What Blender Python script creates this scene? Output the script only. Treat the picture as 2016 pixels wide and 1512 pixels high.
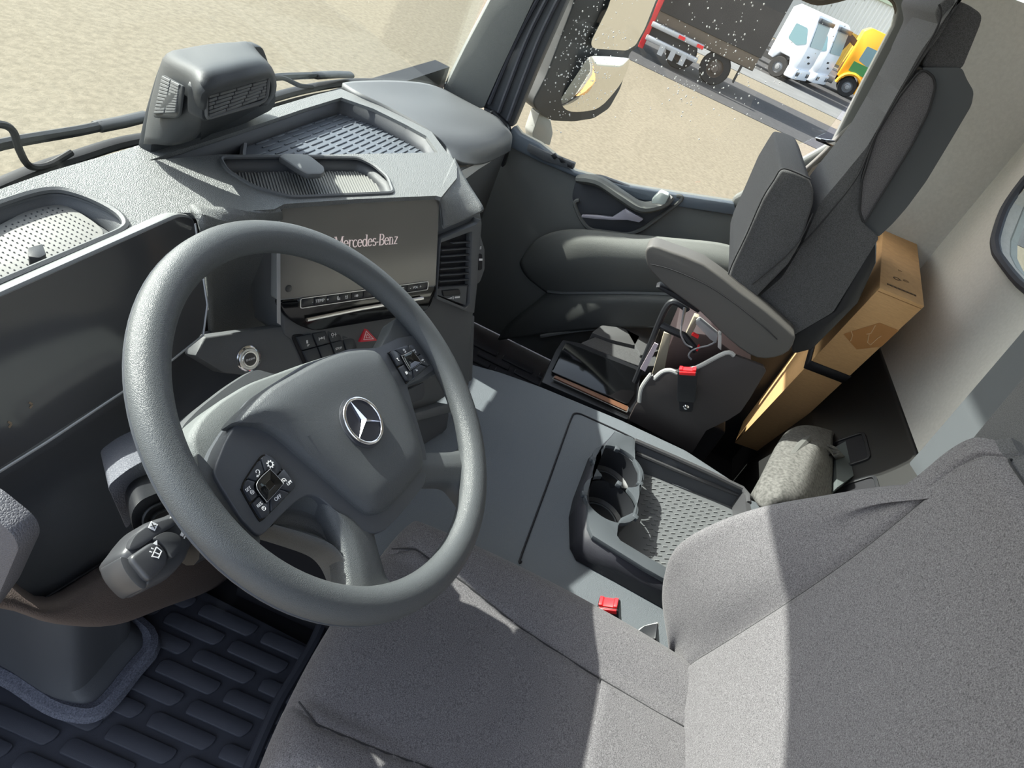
import bpy, bmesh, math, random
from mathutils import Vector as V, Matrix
from mathutils.geometry import tessellate_polygon
for _o in list(bpy.data.objects): bpy.data.objects.remove(_o)
rnd_ = random.Random(7)
SC = bpy.context.scene
COL = SC.collection
R = math.radians

# ---------------------------------------------------------------- camera, sky, sun, exposure
_c = {'C': (-1.094, 0.004, 1.307), 'R': (0.277553, -0.894832, 0.349628), 'U': (0.499672, 0.445289, 0.742998), 'F': (0.820544, 0.031522, -0.570714), 'f': 1335.0}
cam = bpy.data.cameras.new('camera'); camo = bpy.data.objects.new('camera', cam); COL.objects.link(camo)
cam.sensor_fit = 'HORIZONTAL'; cam.sensor_width = 36.0; cam.lens = _c['f'] / 2016 * 36.0
cam.clip_start = 0.02; cam.clip_end = 600
_r, _u, _f = V(_c['R']), V(_c['U']), V(_c['F'])
camo.matrix_world = Matrix(((_r.x, _u.x, -_f.x, _c['C'][0]), (_r.y, _u.y, -_f.y, _c['C'][1]), (_r.z, _u.z, -_f.z, _c['C'][2]), (0, 0, 0, 1)))
SC.camera = camo
SUN_EL, SUN_AZ = R(38.5), R(-5)          # azimuth measured from straight ahead (+Y) towards the driver's door (-X)
wd = bpy.data.worlds.new('sky'); SC.world = wd; wd.use_nodes = True
_n = wd.node_tree.nodes; _bg = _n['Background']
_sky = _n.new('ShaderNodeTexSky'); _sky.sky_type = 'NISHITA'; _sky.sun_disc = False
_sky.sun_elevation = SUN_EL; _sky.sun_rotation = -SUN_AZ; _sky.dust_density = 2.0; _sky.air_density = 1.0
_hsv = _n.new('ShaderNodeHueSaturation'); _hsv.inputs['Saturation'].default_value = 0.55
wd.node_tree.links.new(_sky.outputs[0], _hsv.inputs['Color']); wd.node_tree.links.new(_hsv.outputs[0], _bg.inputs['Color'])
_bg.inputs['Strength'].default_value = 0.30
sl = bpy.data.lights.new('sun', 'SUN'); sl.energy = 8.0; sl.angle = R(0.6); sl.color = (1.0, 0.965, 0.91)
so = bpy.data.objects.new('sun', sl); COL.objects.link(so)
_d = V((-math.sin(SUN_AZ) * math.cos(SUN_EL), math.cos(SUN_AZ) * math.cos(SUN_EL), math.sin(SUN_EL)))
so.rotation_euler = (-_d).to_track_quat('-Z', 'Y').to_euler(); so.location = (0, 6, 8)
SC.view_settings.view_transform = 'Standard'; SC.view_settings.look = 'None'
SC.view_settings.exposure = 0.9; SC.view_settings.gamma = 1.0; SC.view_settings.use_curve_mapping = False
SC.cycles.max_bounces = 8; SC.cycles.diffuse_bounces = 5; SC.cycles.transparent_max_bounces = 12
SC.cycles.use_denoising = True; SC.cycles.sample_clamp_indirect = 6.0

# ---------------------------------------------------------------- materials
def srgb(r, g, b):
    f = lambda c: (c / 255 / 12.92) if c / 255 <= .04045 else ((c / 255 + .055) / 1.055) ** 2.4
    return (f(r), f(g), f(b), 1)
MATS = {}
def mat(name, rgb, rough=.5, metal=0, grain=0, gscale=900, var=0, vscale=400, coat=0, emit=0, spec=.5, weave=0, sheen=0, alpha=None, stretch=None):
    if name in MATS: return MATS[name]
    m = bpy.data.materials.new(name); m.use_nodes = True; nt = m.node_tree; b = nt.nodes['Principled BSDF']; L = nt.links.new
    col = srgb(*rgb); b.inputs['Base Color'].default_value = col
    b.inputs['Roughness'].default_value = rough; b.inputs['Metallic'].default_value = metal
    b.inputs['Specular IOR Level'].default_value = spec
    if coat: b.inputs['Coat Weight'].default_value = coat; b.inputs['Coat Roughness'].default_value = .03
    if sheen: b.inputs['Sheen Weight'].default_value = sheen; b.inputs['Sheen Roughness'].default_value = .4
    if emit: b.inputs['Emission Color'].default_value = col; b.inputs['Emission Strength'].default_value = emit
    if grain or var or weave:
        tc = nt.nodes.new('ShaderNodeTexCoord'); src = tc.outputs['Object']
        if stretch:
            mp = nt.nodes.new('ShaderNodeMapping'); mp.inputs['Scale'].default_value = stretch; L(src, mp.inputs['Vector']); src = mp.outputs[0]
    hgt = None
    if grain:
        vo = nt.nodes.new('ShaderNodeTexVoronoi'); vo.feature = 'DISTANCE_TO_EDGE'; vo.inputs['Scale'].default_value = gscale
        no0 = nt.nodes.new('ShaderNodeTexNoise'); no0.inputs['Scale'].default_value = gscale * .8
        mx = nt.nodes.new('ShaderNodeMix'); mx.data_type = 'VECTOR'; mx.inputs[0].default_value = .0025 * 400 / gscale
        L(src, mx.inputs[4]); L(no0.outputs['Color'], mx.inputs[5]); L(mx.outputs[1], vo.inputs['Vector']); L(src, no0.inputs['Vector'])
        mr = nt.nodes.new('ShaderNodeMapRange'); mr.inputs[2].default_value = .25; L(vo.outputs['Distance'], mr.inputs[0])
        hgt = mr.outputs[0]
    if weave:
        no = nt.nodes.new('ShaderNodeTexNoise'); no.inputs['Scale'].default_value = weave; no.inputs['Detail'].default_value = 3; L(src, no.inputs['Vector'])
        hgt = no.outputs[0]
    if hgt:
        bp = nt.nodes.new('ShaderNodeBump'); bp.inputs['Strength'].default_value = grain or .35; bp.inputs['Distance'].default_value = .0012
        L(hgt, bp.inputs['Height']); L(bp.outputs[0], b.inputs['Normal'])
    if var:
        n1 = nt.nodes.new('ShaderNodeTexNoise'); n1.inputs['Scale'].default_value = vscale; n1.inputs['Detail'].default_value = 4; L(src, n1.inputs['Vector'])
        r1 = nt.nodes.new('ShaderNodeMapRange'); r1.inputs[1].default_value = .3; r1.inputs[2].default_value = .7
        r1.inputs[3].default_value = 1 - var; r1.inputs[4].default_value = 1 + var; L(n1.outputs[0], r1.inputs[0])
        mm = nt.nodes.new('ShaderNodeVectorMath'); mm.operation = 'SCALE'; mm.inputs[0].default_value = col[:3]; L(r1.outputs[0], mm.inputs['Scale'])
        L(mm.outputs[0], b.inputs['Base Color'])
    MATS[name] = m
    return m
def glass(name, tint=(.93, .96, .94), rough=0.0, refl=1.0):
    if name in MATS: return MATS[name]
    m = bpy.data.materials.new(name); m.use_nodes = True; nt = m.node_tree; nt.nodes.clear(); L = nt.links.new
    o = nt.nodes.new('ShaderNodeOutputMaterial'); t = nt.nodes.new('ShaderNodeBsdfTransparent'); t.inputs[0].default_value = (*tint, 1)
    g = nt.nodes.new('ShaderNodeBsdfGlossy'); g.inputs['Roughness'].default_value = rough
    lw = nt.nodes.new('ShaderNodeLayerWeight'); lw.inputs[0].default_value = .5
    pw = nt.nodes.new('ShaderNodeMath'); pw.operation = 'POWER'; pw.inputs[1].default_value = 4.0; L(lw.outputs['Facing'], pw.inputs[0])
    k = nt.nodes.new('ShaderNodeMath'); k.operation = 'MULTIPLY_ADD'; k.inputs[1].default_value = .45 * refl; k.inputs[2].default_value = .025 * refl; L(pw.outputs[0], k.inputs[0])
    x = nt.nodes.new('ShaderNodeMixShader'); L(k.outputs[0], x.inputs[0]); L(t.outputs[0], x.inputs[1]); L(g.outputs[0], x.inputs[2]); L(x.outputs[0], o.inputs[0])
    MATS[name] = m
    return m
PLA = lambda: mat('grained dark plastic', (104, 106, 106), .42, grain=.55, gscale=420, var=.06, vscale=300, spec=.45)
PLF = lambda: mat('fine dark plastic', (86, 88, 90), .45, grain=.25, gscale=900, spec=.4)
PLD = lambda: mat('charcoal plastic', (70, 72, 76), .5, grain=.2, gscale=900, spec=.35)
PLB = lambda: mat('black plastic', (34, 35, 38), .42, grain=.12, gscale=900, spec=.4)
BLK = lambda: mat('matt black', (28, 28, 32), .6, spec=.3)
GLS = lambda: mat('gloss black', (14, 15, 17), .08, spec=.55)
CHR = lambda: mat('chrome', (225, 225, 228), .08, metal=1)
SIL = lambda: mat('satin silver', (205, 206, 208), .28, metal=1)
WHT = lambda: mat('white print', (225, 225, 225), .5)
RUB = lambda: mat('rubber mat', (60, 62, 70), .45, grain=.3, gscale=1100, spec=.4)
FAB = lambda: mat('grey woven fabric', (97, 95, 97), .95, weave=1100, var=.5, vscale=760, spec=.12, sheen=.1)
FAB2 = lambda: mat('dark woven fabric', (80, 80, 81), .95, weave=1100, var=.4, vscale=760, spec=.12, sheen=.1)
VIN = lambda: mat('slate vinyl', (74, 77, 80), .5, grain=.15, gscale=1200, spec=.35)
SEAM = lambda: mat('seam thread', (40, 40, 42), .9)
CAR = lambda: mat('brown cardboard', (188, 150, 106), .8, var=.07, vscale=60, spec=.2, stretch=(1, 1, 6))
RED = lambda: mat('red plastic', (225, 38, 44), .35, spec=.5)

# ---------------------------------------------------------------- scene-building helpers
LOC = {}
def wloc(o):
    p = V((0, 0, 0))
    while o is not None:
        p = p + LOC.get(o.name, V((0, 0, 0))); o = o.parent
    return p
def tag(o, label=None, cat=None, group=None, kind=None):
    if label: o['label'] = label
    if cat: o['category'] = cat
    if group: o['group'] = group
    if kind: o['kind'] = kind
    return o
def thing(name, label, cat, loc, group=None, kind=None):
    o = bpy.data.objects.new(name, None); COL.objects.link(o); o.location = loc; LOC[o.name] = V(loc); o.empty_display_size = .05
    return tag(o, label, cat, group, kind)
def obj(name, verts, faces, m, parent=None, bevel=0, seg=2, sharp=40, smooth=True, sub=0, solid=0, off=-1, merge=0, label=None, kind=None):
    """link world-space geometry as ONE mesh object (a part when it has a parent)"""
    bm = bmesh.new()
    vs = [bm.verts.new(v) for v in verts]; bm.verts.index_update()
    for f in faces:
        try: bm.faces.new([vs[i] for i in f])
        except ValueError: pass
    if merge: bmesh.ops.remove_doubles(bm, verts=bm.verts, dist=merge)
    bmesh.ops.recalc_face_normals(bm, faces=bm.faces)
    if bevel:
        es = [e for e in bm.edges if len(e.link_faces) == 2 and e.calc_face_angle(0) > R(28)]
        if es: bmesh.ops.bevel(bm, geom=es, offset=bevel, segments=seg, profile=.5, affect='EDGES', clamp_overlap=True)
    me = bpy.data.meshes.new(name)
    org = wloc(parent) if parent else None
    if org is None:
        lo = V([min(v.co[i] for v in bm.verts) for i in range(3)]); hi = V([max(v.co[i] for v in bm.verts) for i in range(3)])
        org = V(((lo.x + hi.x) / 2, (lo.y + hi.y) / 2, lo.z)); root = True
    else: root = False
    for v in bm.verts: v.co -= org
    bm.to_mesh(me); bm.free()
    if smooth:
        me.polygons.foreach_set('use_smooth', [True] * len(me.polygons)); me.set_sharp_from_angle(angle=R(sharp))
    for mm in (m if isinstance(m, (list, tuple)) else [m]): me.materials.append(mm)
    o = bpy.data.objects.new(name, me); COL.objects.link(o)
    if root: o.location = org; LOC[o.name] = org.copy()
    else: o.parent = parent; LOC[o.name] = V((0, 0, 0))
    if solid:
        s = o.modifiers.new('thickness', 'SOLIDIFY'); s.thickness = solid; s.offset = off
    if sub:
        s = o.modifiers.new('smooth', 'SUBSURF'); s.levels = s.render_levels = sub
    if label: o['label'] = label
    if kind: o['kind'] = kind
    return o
def cat_geo(*gs):
    vs, fs = [], []
    for v, f in gs:
        n = len(vs); vs += [V(p) for p in v]; fs += [[i + n for i in q] for q in f]
    return vs, fs
def prism(poly, vec, holes=()):
    """solid (with through holes) swept from a planar outline along vec"""
    vec = V(vec); loops = [[V(p) for p in poly]] + [[V(p) for p in h] for h in holes]
    flat = [p for l in loops for p in l]; n = len(flat); vs = flat + [p + vec for p in flat]; fs = []
    if holes:
        t = tessellate_polygon(loops)
        fs += [list(q) for q in t] + [[i + n for i in reversed(q)] for q in t]
    else: fs += [list(range(n)), [i + n for i in reversed(range(n))]]
    k = 0
    for l in loops:
        m = len(l)
        for i in range(m): j = (i + 1) % m; fs.append([k + i, k + j, n + k + j, n + k + i])
        k += m
    return vs, fs
def box(c, s, rz=0, rx=0, ry=0):
    M = Matrix.Translation(V(c)) @ Matrix.Rotation(rz, 4, 'Z') @ Matrix.Rotation(ry, 4, 'Y') @ Matrix.Rotation(rx, 4, 'X')
    vs = [M @ V((x * s[0] / 2, y * s[1] / 2, z * s[2] / 2)) for x in (-1, 1) for y in (-1, 1) for z in (-1, 1)]
    return vs, [[0, 1, 3, 2], [4, 6, 7, 5], [0, 4, 5, 1], [2, 3, 7, 6], [0, 2, 6, 4], [1, 5, 7, 3]]
def grid(rows, cu=False, cv=False, caps=False):
    n, m = len(rows), len(rows[0]); vs = [V(p) for r in rows for p in r]; fs = []
    for i in range(n if cv else n - 1):
        for j in range(m if cu else m - 1):
            a, b = (i + 1) % n, (j + 1) % m; fs.append([i * m + j, i * m + b, a * m + b, a * m + j])
    if caps: fs += [list(range(m)), [(n - 1) * m + j for j in reversed(range(m))]]
    return vs, fs
def cr(pts, k=6, closed=False):
    """Catmull-Rom resample: k segments per span"""
    P = [V(p) for p in pts]; n = len(P); out = []
    for i in range(n if closed else n - 1):
        g = (lambda q: P[q % n]) if closed else (lambda q: P[max(0, min(n - 1, q))])
        a, b, c, d = g(i - 1), g(i), g(i + 1), g(i + 2)
        for s in range(k):
            t = s / k; out.append(.5 * ((2 * b) + (c - a) * t + (2 * a - 5 * b + 4 * c - d) * t * t + (3 * b - a - 3 * c + d) * t ** 3))
    if not closed: out.append(P[-1])
    return out
def sgrid(rows, ku=4, kv=4, cu=False):
    R1 = [cr(r, ku, cu) for r in rows]; cols = [cr([r[j] for r in R1], kv) for j in range(len(R1[0]))]
    return [[c[i] for c in cols] for i in range(len(cols[0]))]
def rnd(poly, r, k=4):
    """round the corners of an outline"""
    P = [V(p) for p in poly]; out = []; n = len(P)
    for i in range(n):
        a, b, c = P[i - 1], P[i], P[(i + 1) % n]; da, dc = a - b, c - b
        rr = r[i] if isinstance(r, (list, tuple)) else r
        ra, rc = min(rr, da.length * .48), min(rr, dc.length * .48)
        if rr <= 0: out.append(b); continue
        p, q = b + da.normalized() * ra, b + dc.normalized() * rc
        for s in range(k + 1): t = s / k; out.append(p * (1 - t) ** 2 + b * 2 * t * (1 - t) + q * t * t)
    return out
def tube(pts, r, n=8, closed=False, flat=1.0, up=None):
    P = [V(p) for p in pts]; N = len(P); rows = []; prev = None
    for i in range(N):
        t = (P[(i + 1) % N] - P[i - 1]) if closed else (P[min(i + 1, N - 1)] - P[max(i - 1, 0)])
        t.normalize()
        if prev is None:
            a = V(up) if up else (V((0, 0, 1)) if abs(t.z) < .9 else V((1, 0, 0)))
        else: a = prev
        a = (a - t * a.dot(t)); a.normalize(); prev = a; b = t.cross(a)
        rr = r[i] if isinstance(r, (list, tuple)) else r
        rows.append([P[i] + a * (rr * flat * math.cos(2 * math.pi * k / n)) + b * (rr * math.sin(2 * math.pi * k / n)) for k in range(n)])
    return grid(rows, cu=True, cv=closed, caps=not closed)
class Fr:
    """a flat working frame: origin, two axes, normal"""
    def __init__(s, o, u, v, n=None): s.o, s.u, s.v = V(o), V(u), V(v); s.n = V(n) if n else s.u.cross(s.v)
    def __call__(s, a, b, c=0): return s.o + s.u * a + s.v * b + s.n * c
    def pl(s, poly, c=0): return [s(p[0], p[1], c) for p in poly]
    def pr(s, poly, c0, c1, holes=()): return prism(s.pl(poly, c0), s.n * (c1 - c0), [s.pl(h, c0) for h in holes])
    def at(s, a, b, c=0, rot=0):
        ca, sa = math.cos(rot), math.sin(rot); return Fr(s(a, b, c), s.u * ca + s.v * sa, s.v * ca - s.u * sa, s.n)
def v2(p): return V((p[0], p[1], 0))
def r2(poly, r, k=4): return [(p.x, p.y) for p in rnd([v2(p) for p in poly], r, k)]
def c2(poly, k=5, closed=True): return [(p.x, p.y) for p in cr([v2(p) for p in poly], k, closed)]
def cen(poly): return (sum(p[0] for p in poly) / len(poly), sum(p[1] for p in poly) / len(poly))
def sc2(poly, s, c=None):
    c = c or cen(poly); return [(c[0] + (p[0] - c[0]) * s, c[1] + (p[1] - c[1]) * s) for p in poly]
def ins2(poly, d):
    """inset an outline by a distance"""
    n = len(poly); A = sum(poly[i - 1][0] * poly[i][1] - poly[i][0] * poly[i - 1][1] for i in range(n)); sg = 1 if A > 0 else -1; out = []
    for i in range(n):
        a, b, c = poly[i - 1], poly[i], poly[(i + 1) % n]
        e1 = v2((b[0] - a[0], b[1] - a[1])); e2 = v2((c[0] - b[0], c[1] - b[1]))
        if e1.length < 1e-9 or e2.length < 1e-9: out.append(b); continue
        e1.normalize(); e2.normalize(); nn = V((-e1.y - e2.y, e1.x + e2.x, 0)) * sg
        if nn.length < 1e-6: out.append(b); continue
        nn.normalize(); k = max(.35, nn.dot(V((-e1.y, e1.x, 0)) * sg)); out.append((b[0] + nn.x * d / k, b[1] + nn.y * d / k))
    return out
def dome(F, poly, prof, c=None):
    """rings of an outline: prof = [(scale, height), ...], closed at the last ring"""
    rows = [F.pl(sc2(poly, s, c), h) for s, h in prof]; vs, fs = grid(rows, cu=True); m = len(poly)
    fs.append([(len(rows) - 1) * m + j for j in range(m)]); return vs, fs
def word(name, s, F, size, m, parent, align='CENTER', ext=.0003, sx=1.0, spacing=1.0):
    cu = bpy.data.curves.new(name, 'FONT'); cu.body = s; cu.size = size; cu.align_x = align; cu.align_y = 'CENTER'; cu.extrude = ext; cu.space_character = spacing; cu.resolution_u = 3
    t = bpy.data.objects.new(name, cu); COL.objects.link(t); me = bpy.data.meshes.new_from_object(t); bpy.data.objects.remove(t)
    vs = [F(v.co.x * sx, v.co.y, v.co.z) for v in me.vertices]; fs = [list(p.vertices) for p in me.polygons]; bpy.data.meshes.remove(me)
    return obj(name, vs, fs, m, parent, smooth=False)
def dup(o, parent=None, loc=None):
    c = o.copy(); COL.objects.link(c)
    if parent: c.parent = parent
    if loc is not None: c.location = loc
    return c
def ring2(r, k=20, c=(0, 0)): return [(c[0] + r * math.cos(2 * math.pi * i / k), c[1] + r * math.sin(2 * math.pi * i / k)) for i in range(k)]
_F = {'W': [(-0.55, 0.18, 0.8), (1.0, 0.0, 0.0), (0.0, 0.848, 0.53), (0.0, -0.53, 0.848)], 'S': [(-0.3, 0.427, 0.85), (0.88701, -0.46175, 0.0), (0.14269, 0.2741, 0.95106), (-0.43915, -0.8436, 0.30902)], 'K': [(-0.6, 0.465, 0.868), (1.0, 0.0, 0.0), (0.0, 0.39, 0.9208), (0.0, -0.9208, 0.39)]}
FW, FS, FK = (Fr(*_F[k]) for k in 'WSK')

# ---------------------------------------------------------------- outside: yard, ground strips, hall, parked vehicles
GZ = -1.7
GRV = mat('sandy yard', (114, 107, 94), .95, grain=.8, gscale=26, var=.16, vscale=14, spec=.1)
DKG = mat('dark grey ground', (66, 66, 68), .9, grain=.6, gscale=40, var=.12, vscale=6, spec=.2)
CON = mat('pale concrete', (104, 105, 106), .9, var=.1, vscale=1.5, spec=.2)
tag(obj('ground', *box((60, 20, GZ - .1), (400, 400, .2)), GRV, smooth=False), kind='structure')
def ground_strip(name, x0, x1, m, h):
    o = obj(name, *box(((x0 + x1) / 2, -15, GZ + h / 2 - .02), (x1 - x0, 110, h + .04)), m, smooth=False); tag(o, kind='structure')
ground_strip('dark_strip', 20.4, 26.4, DKG, .012); ground_strip('concrete_strip', 29.5, 33.5, CON, .015); ground_strip('rear_apron', 33.5, 60, DKG, .01)  # the first strip is a darker grey band across the yard
# warehouse
b = thing('warehouse', 'white and yellow ribbed metal warehouse beyond the parked trucks', 'building', (72, -12, GZ))
bx, by0, by1, bz = 66, -12.6, 16, 3.4
WS = mat('white sheet metal', (235, 233, 226), .6, spec=.3); YS = mat('yellow sheet metal', (232, 190, 92), .6, spec=.3)
obj('upper_wall', *box((bx + 9, (by0 + by1) / 2, (bz + .75) / 2), (18, by1 - by0, bz - .75)), WS, b, smooth=False)
obj('lower_wall', *box((bx + 9, (by0 + by1) / 2, (.75 + GZ) / 2), (18, by1 - by0, .75 - GZ)), YS, b, smooth=False)
obj('roof_edge', *box((bx + 9, (by0 + by1) / 2, bz + .1), (18.5, by1 - by0 + .5, .2)), mat('pale green trim', (196, 208, 180), .6), b, smooth=False)
rg = [box((bx - .03, by0 + .3 + i * .32, (GZ + .75) / 2), (.08, .13, .75 - GZ)) for i in range(60)]
rg2 = [box((bx - .03, by0 + .3 + i * .32, (bz + .75) / 2), (.08, .13, bz - .75)) for i in range(60)]
obj('wall_ribs', *cat_geo(*rg), YS, b, smooth=False, kind='stuff'); obj('wall_ribs', *cat_geo(*rg2), WS, b, smooth=False, kind='stuff')
b2 = thing('grey_hall', 'plain grey hall wall behind the white truck cabs', 'building', (62, -2, GZ))
obj('wall', *box((64, -1.0, 1.4), (3, 8.6, 6.2)), mat('grey hall sheet', (178, 178, 176), .7), b2, smooth=False)
obj('roof', *box((64, -1.0, 4.6), (3.4, 9.0, .2)), mat('grey hall sheet', (178, 178, 176), .7), b2, smooth=False)
def wheel(par, c, r, m_t, m_h, w=.3):
    ax = V((1, 0, 0)); P = [(r * .55, -w / 2), (r * .93, -w / 2), (r, -w / 2 + .06), (r, w / 2 - .06), (r * .93, w / 2), (r * .55, w / 2)]
    rows = [[V(c) + V((p[1], p[0] * math.cos(t), p[0] * math.sin(t))) for p in P] for t in [2 * math.pi * i / 24 for i in range(24)]]
    t = obj('tyre', *grid(rows, cu=True, cv=True), m_t, par)
    pr_ = [(r * .56, -w / 2 + .03), (r * .5, -w / 2 + .1), (r * .26, -w / 2 + .04), (r * .22, -w / 2 - .03), (0.001, -w / 2 - .04)]
    rows = [[V(c) + V((p[1], p[0] * math.cos(a), p[0] * math.sin(a))) for p in pr_] for a in [2 * math.pi * i / 24 for i in range(24)]]
    obj('hub', *grid(rows, cv=True), m_h, t)
TYR = mat('tyre rubber', (36, 36, 38), .85); HUB = mat('grey steel hub', (150, 152, 156), .45, metal=.6)
WP = mat('white truck paint', (226, 230, 238), .35, spec=.5); CH = mat('chassis black', (40, 40, 42), .7)
TG = mat('truck window glass', (112, 142, 150), .3, spec=.6); ORP = mat('orange truck paint', (246, 172, 44), .4); GRP = mat('green truck paint', (58, 128, 70), .45)
def truck_cab(name, label, x, yf, body, stripe=None, h=2.55, L=1.75, W=2.3, gz=GZ, group=None):
    """cab whose front faces -Y; near side at x"""
    t = thing(name, label, 'truck', (x + W / 2, yf + L / 2, gz), group)
    z0, z1 = gz + .8, gz + .8 + h
    prof = [(yf + L, z0), (yf + L, z1 - .25), (yf + L - .3, z1), (yf + .55, z1), (yf + .3, z1 - .12), (yf + .02, z0 + 1.02), (yf, z0 + .35), (yf + .05, z0 - .05), (yf + .45, z0 - .05), (yf + .62, z0 + .32), (yf + 1.2, z0 + .32), (yf + 1.42, z0 - .05)]
    obj('cab_body', *prism([(x, p[0], p[1]) for p in prof], (W, 0, 0)), body, t, bevel=.05)
    wy0, wy1, wz0, wz1 = yf + .42, yf + 1.2, z0 + 1.02, z0 + 1.75
    sw = rnd([(x - .015, wy0 - .22, wz0 + .1), (x - .015, wy0 + .12, wz1), (x - .015, wy1, wz1), (x - .015, wy1, wz0), (x - .015, wy0 + .2, wz0 - .12)], .08)
    obj('side_window', *prism(sw, (.03, 0, 0)), TG, t)
    a, bq = V((x + .12, yf + .01, z0 + 1.08)), V((x + .12, yf + .24, z1 - .45)); nn = V((0, -.97, .2))
    obj('windscreen', *prism(rnd([a, a + V((W - .24, 0, 0)), bq + V((W - .24, 0, 0)), bq], .08), nn * .02), TG, t)
    obj('sun_visor', *box((x + W / 2, yf + .16, z1 - .3), (W, .14, .22)), mat('dark visor', (60, 64, 70), .3), t, bevel=.03)
    for k in range(2): obj('grille_slot', *box((x + .75 + k * .55, yf - .01, z0 + .62 - k * .26), (.3, .03, .09)), CH, t)
    obj('bumper', *box((x + W / 2, yf + .2, gz + .55), (W + .06, .55, .5)), body, t, bevel=.06)
    for k in range(2): obj('headlamp', *box((x + .3 + k * (W - .6), yf - .09, gz + .58), (.42, .05, .2)), mat('lamp glass', (90, 92, 96), .15), t, bevel=.02)
    obj('chassis', *box((x + W / 2, yf + 3.2, gz + .72), (W * .45, 4.6, .3)), CH, t)
    wheel(t, (x + .17, yf + .95, gz + .5), .5, TYR, HUB); wheel(t, (x + W - .17, yf + .95, gz + .5), .5, TYR, HUB)
    if stripe: obj('door_stripe', *box((x - .005, yf + .72, z0 + .66), (.03, 1.3, .5)), stripe, t)
    return t
def park(t, x, y, yaw, s):
    t.location = (x, y, GZ); t.rotation_euler = (0, 0, R(yaw)); t.scale = (s, s, s)
park(truck_cab('truck', 'white lorry cab with bluish door, nearest of the two white cabs', 0, 0, WP), 34.6, -3.75, -24, .86)
park(truck_cab('truck', 'second white lorry cab half hidden behind the nearest white cab', 0, 0, WP), 37.3, -5.0, -24, .86)
ty = truck_cab('crane_truck', 'orange and green lorry cab parked right of the white cabs', 0, 0, ORP, GRP)
tx, tyy = 0, 0
obj('wheel_arch', *tube([V((-.05, .95 + .66 * math.cos(a), GZ + .5 + .66 * math.sin(a))) for a in [math.pi * i / 12 for i in range(13)]], .1, 6), ORP, ty)
obj('skip_body', *prism([(.1, 3.0, GZ + 1.0), (.1, 5.0, GZ + 1.0), (.1, 5.4, GZ + 1.75), (.1, 2.9, GZ + 1.75)], (2.1, 0, 0)), GRP, ty, bevel=.03)
obj('skip_cover', *box((1.15, 4.2, GZ + 2.1), (2.0, 2.3, .7)), mat('pale cover', (150, 165, 172), .6), ty, bevel=.05)
obj('orange_rail', *box((.06, 4.0, GZ + .96), (.1, 2.0, .12)), ORP, ty)
cb = [box((.5 + .22 * k, 2.35 + .12 * k, GZ + 1.75 + .1 * k), (.22, .28, 1.5 - .15 * k), rx=.25 - .2 * k) for k in range(5)] + [box((.7, 2.1, GZ + 2.55), (.3, 1.2, .3), rx=.35), box((.6, 2.6, GZ + 1.2), (.6, .5, .5))]
obj('crane_arm', *cat_geo(*cb), mat('dark crane steel', (58, 52, 50), .6), ty, kind='stuff')
obj('fuel_tank', *tube([(.4, 1.75, GZ + .6), (.4, 2.6, GZ + .6)], .3, 14), mat('grey tank', (140, 142, 144), .45), ty)
obj('battery_box', *box((.4, 3.3, GZ + .6), (.6, 1.0, .45)), CH, ty, bevel=.03)
park(ty, 41.0, -7.7, -6, .95)
# curtain trailer with a red and silver rear
TX = 22.6
tr = thing('trailer', 'dark grey box trailer with brown skirt parked across the yard', 'trailer', (TX + 1.2, 1.0, GZ))
DK = mat('dark tarpaulin', (62, 60, 60), .8, var=.1, vscale=2)
obj('box_body', *box((TX + 1.25, 4.3, 1.15), (2.5, 12, 3.2)), DK, tr, bevel=.03)
obj('side_skirt', *box((TX + .1, .3, -.62), (.12, 3.9, .42)), mat('brown skirt', (104, 92, 80), .85, var=.12, vscale=3), tr, bevel=.02)
obj('chassis', *box((TX + 1.25, 4.3, -.75), (1.2, 12, .3)), CH, tr)
for k, y in enumerate((.55, -.6)): wheel(tr, (TX + .25, y, GZ + .48), .48, TYR, mat('rusty hub', (96, 84, 76), .6))
obj('mud_flap', *box((TX + .3, -1.3, GZ + .62), (.5, .05, .55)), CH, tr)
rt = thing('tail_lift_truck', 'red lorry tail with silver rear bumper bars beside the dark trailer', 'truck', (TX - .6, 2.0, GZ))
RP = mat('red truck paint', (196, 48, 52), .45); SV = mat('silver bars', (176, 178, 182), .4, metal=.4)
obj('rear_post', *box((TX - .55, 1.72, -.3), (.16, .16, 2.4)), RP, rt, bevel=.02)
obj('red_panel', *box((TX - .5, 1.86, .75), (.2, .5, 1.3)), RP, rt, bevel=.03)
for z in (-.78, -1.16): obj('bumper_bar', *box((TX - .6, .84, z), (.14, 1.7, .15)), SV, rt, bevel=.03)
obj('rear_frame', *box((TX - .35, 1.0, -.95), (.2, 1.7, .5)), CH, rt)
for y in (.7, .1): obj('tail_lamp', *box((TX - .69, y, -.78), (.04, .2, .09)), RED(), rt)
for y in (1.1, .75, .4): obj('hinge_plate', *box((TX - .66, y, -1.3), (.06, .16, .3)), SV, rt)
# small red car far left of the mirror
rc = thing('car', 'small red car parked beyond the mirror', 'car', (25.5, 8.2, GZ))
obj('car_body', *prism([(0, 9.4, GZ + .25), (0, 5.4, GZ + .25), (0, 5.3, GZ + .75), (0, 6.3, GZ + .9), (0, 7.0, GZ + 1.45), (0, 8.9, GZ + 1.45), (0, 9.4, GZ + .9)], (1.7, 0, 0)), RP, rc, bevel=.08)
obj('side_window', *prism([(-.03, 8.8, GZ + .95), (-.03, 6.6, GZ + .95), (-.03, 7.1, GZ + 1.35), (-.03, 8.7, GZ + 1.35)], (.05, 0, 0)), TG, rc)
for y in (6.2, 8.7): wheel(rc, (.15, y, GZ + .3), .3, TYR, HUB, .2)
rc.location = (45.6, 8.8, GZ)
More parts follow.
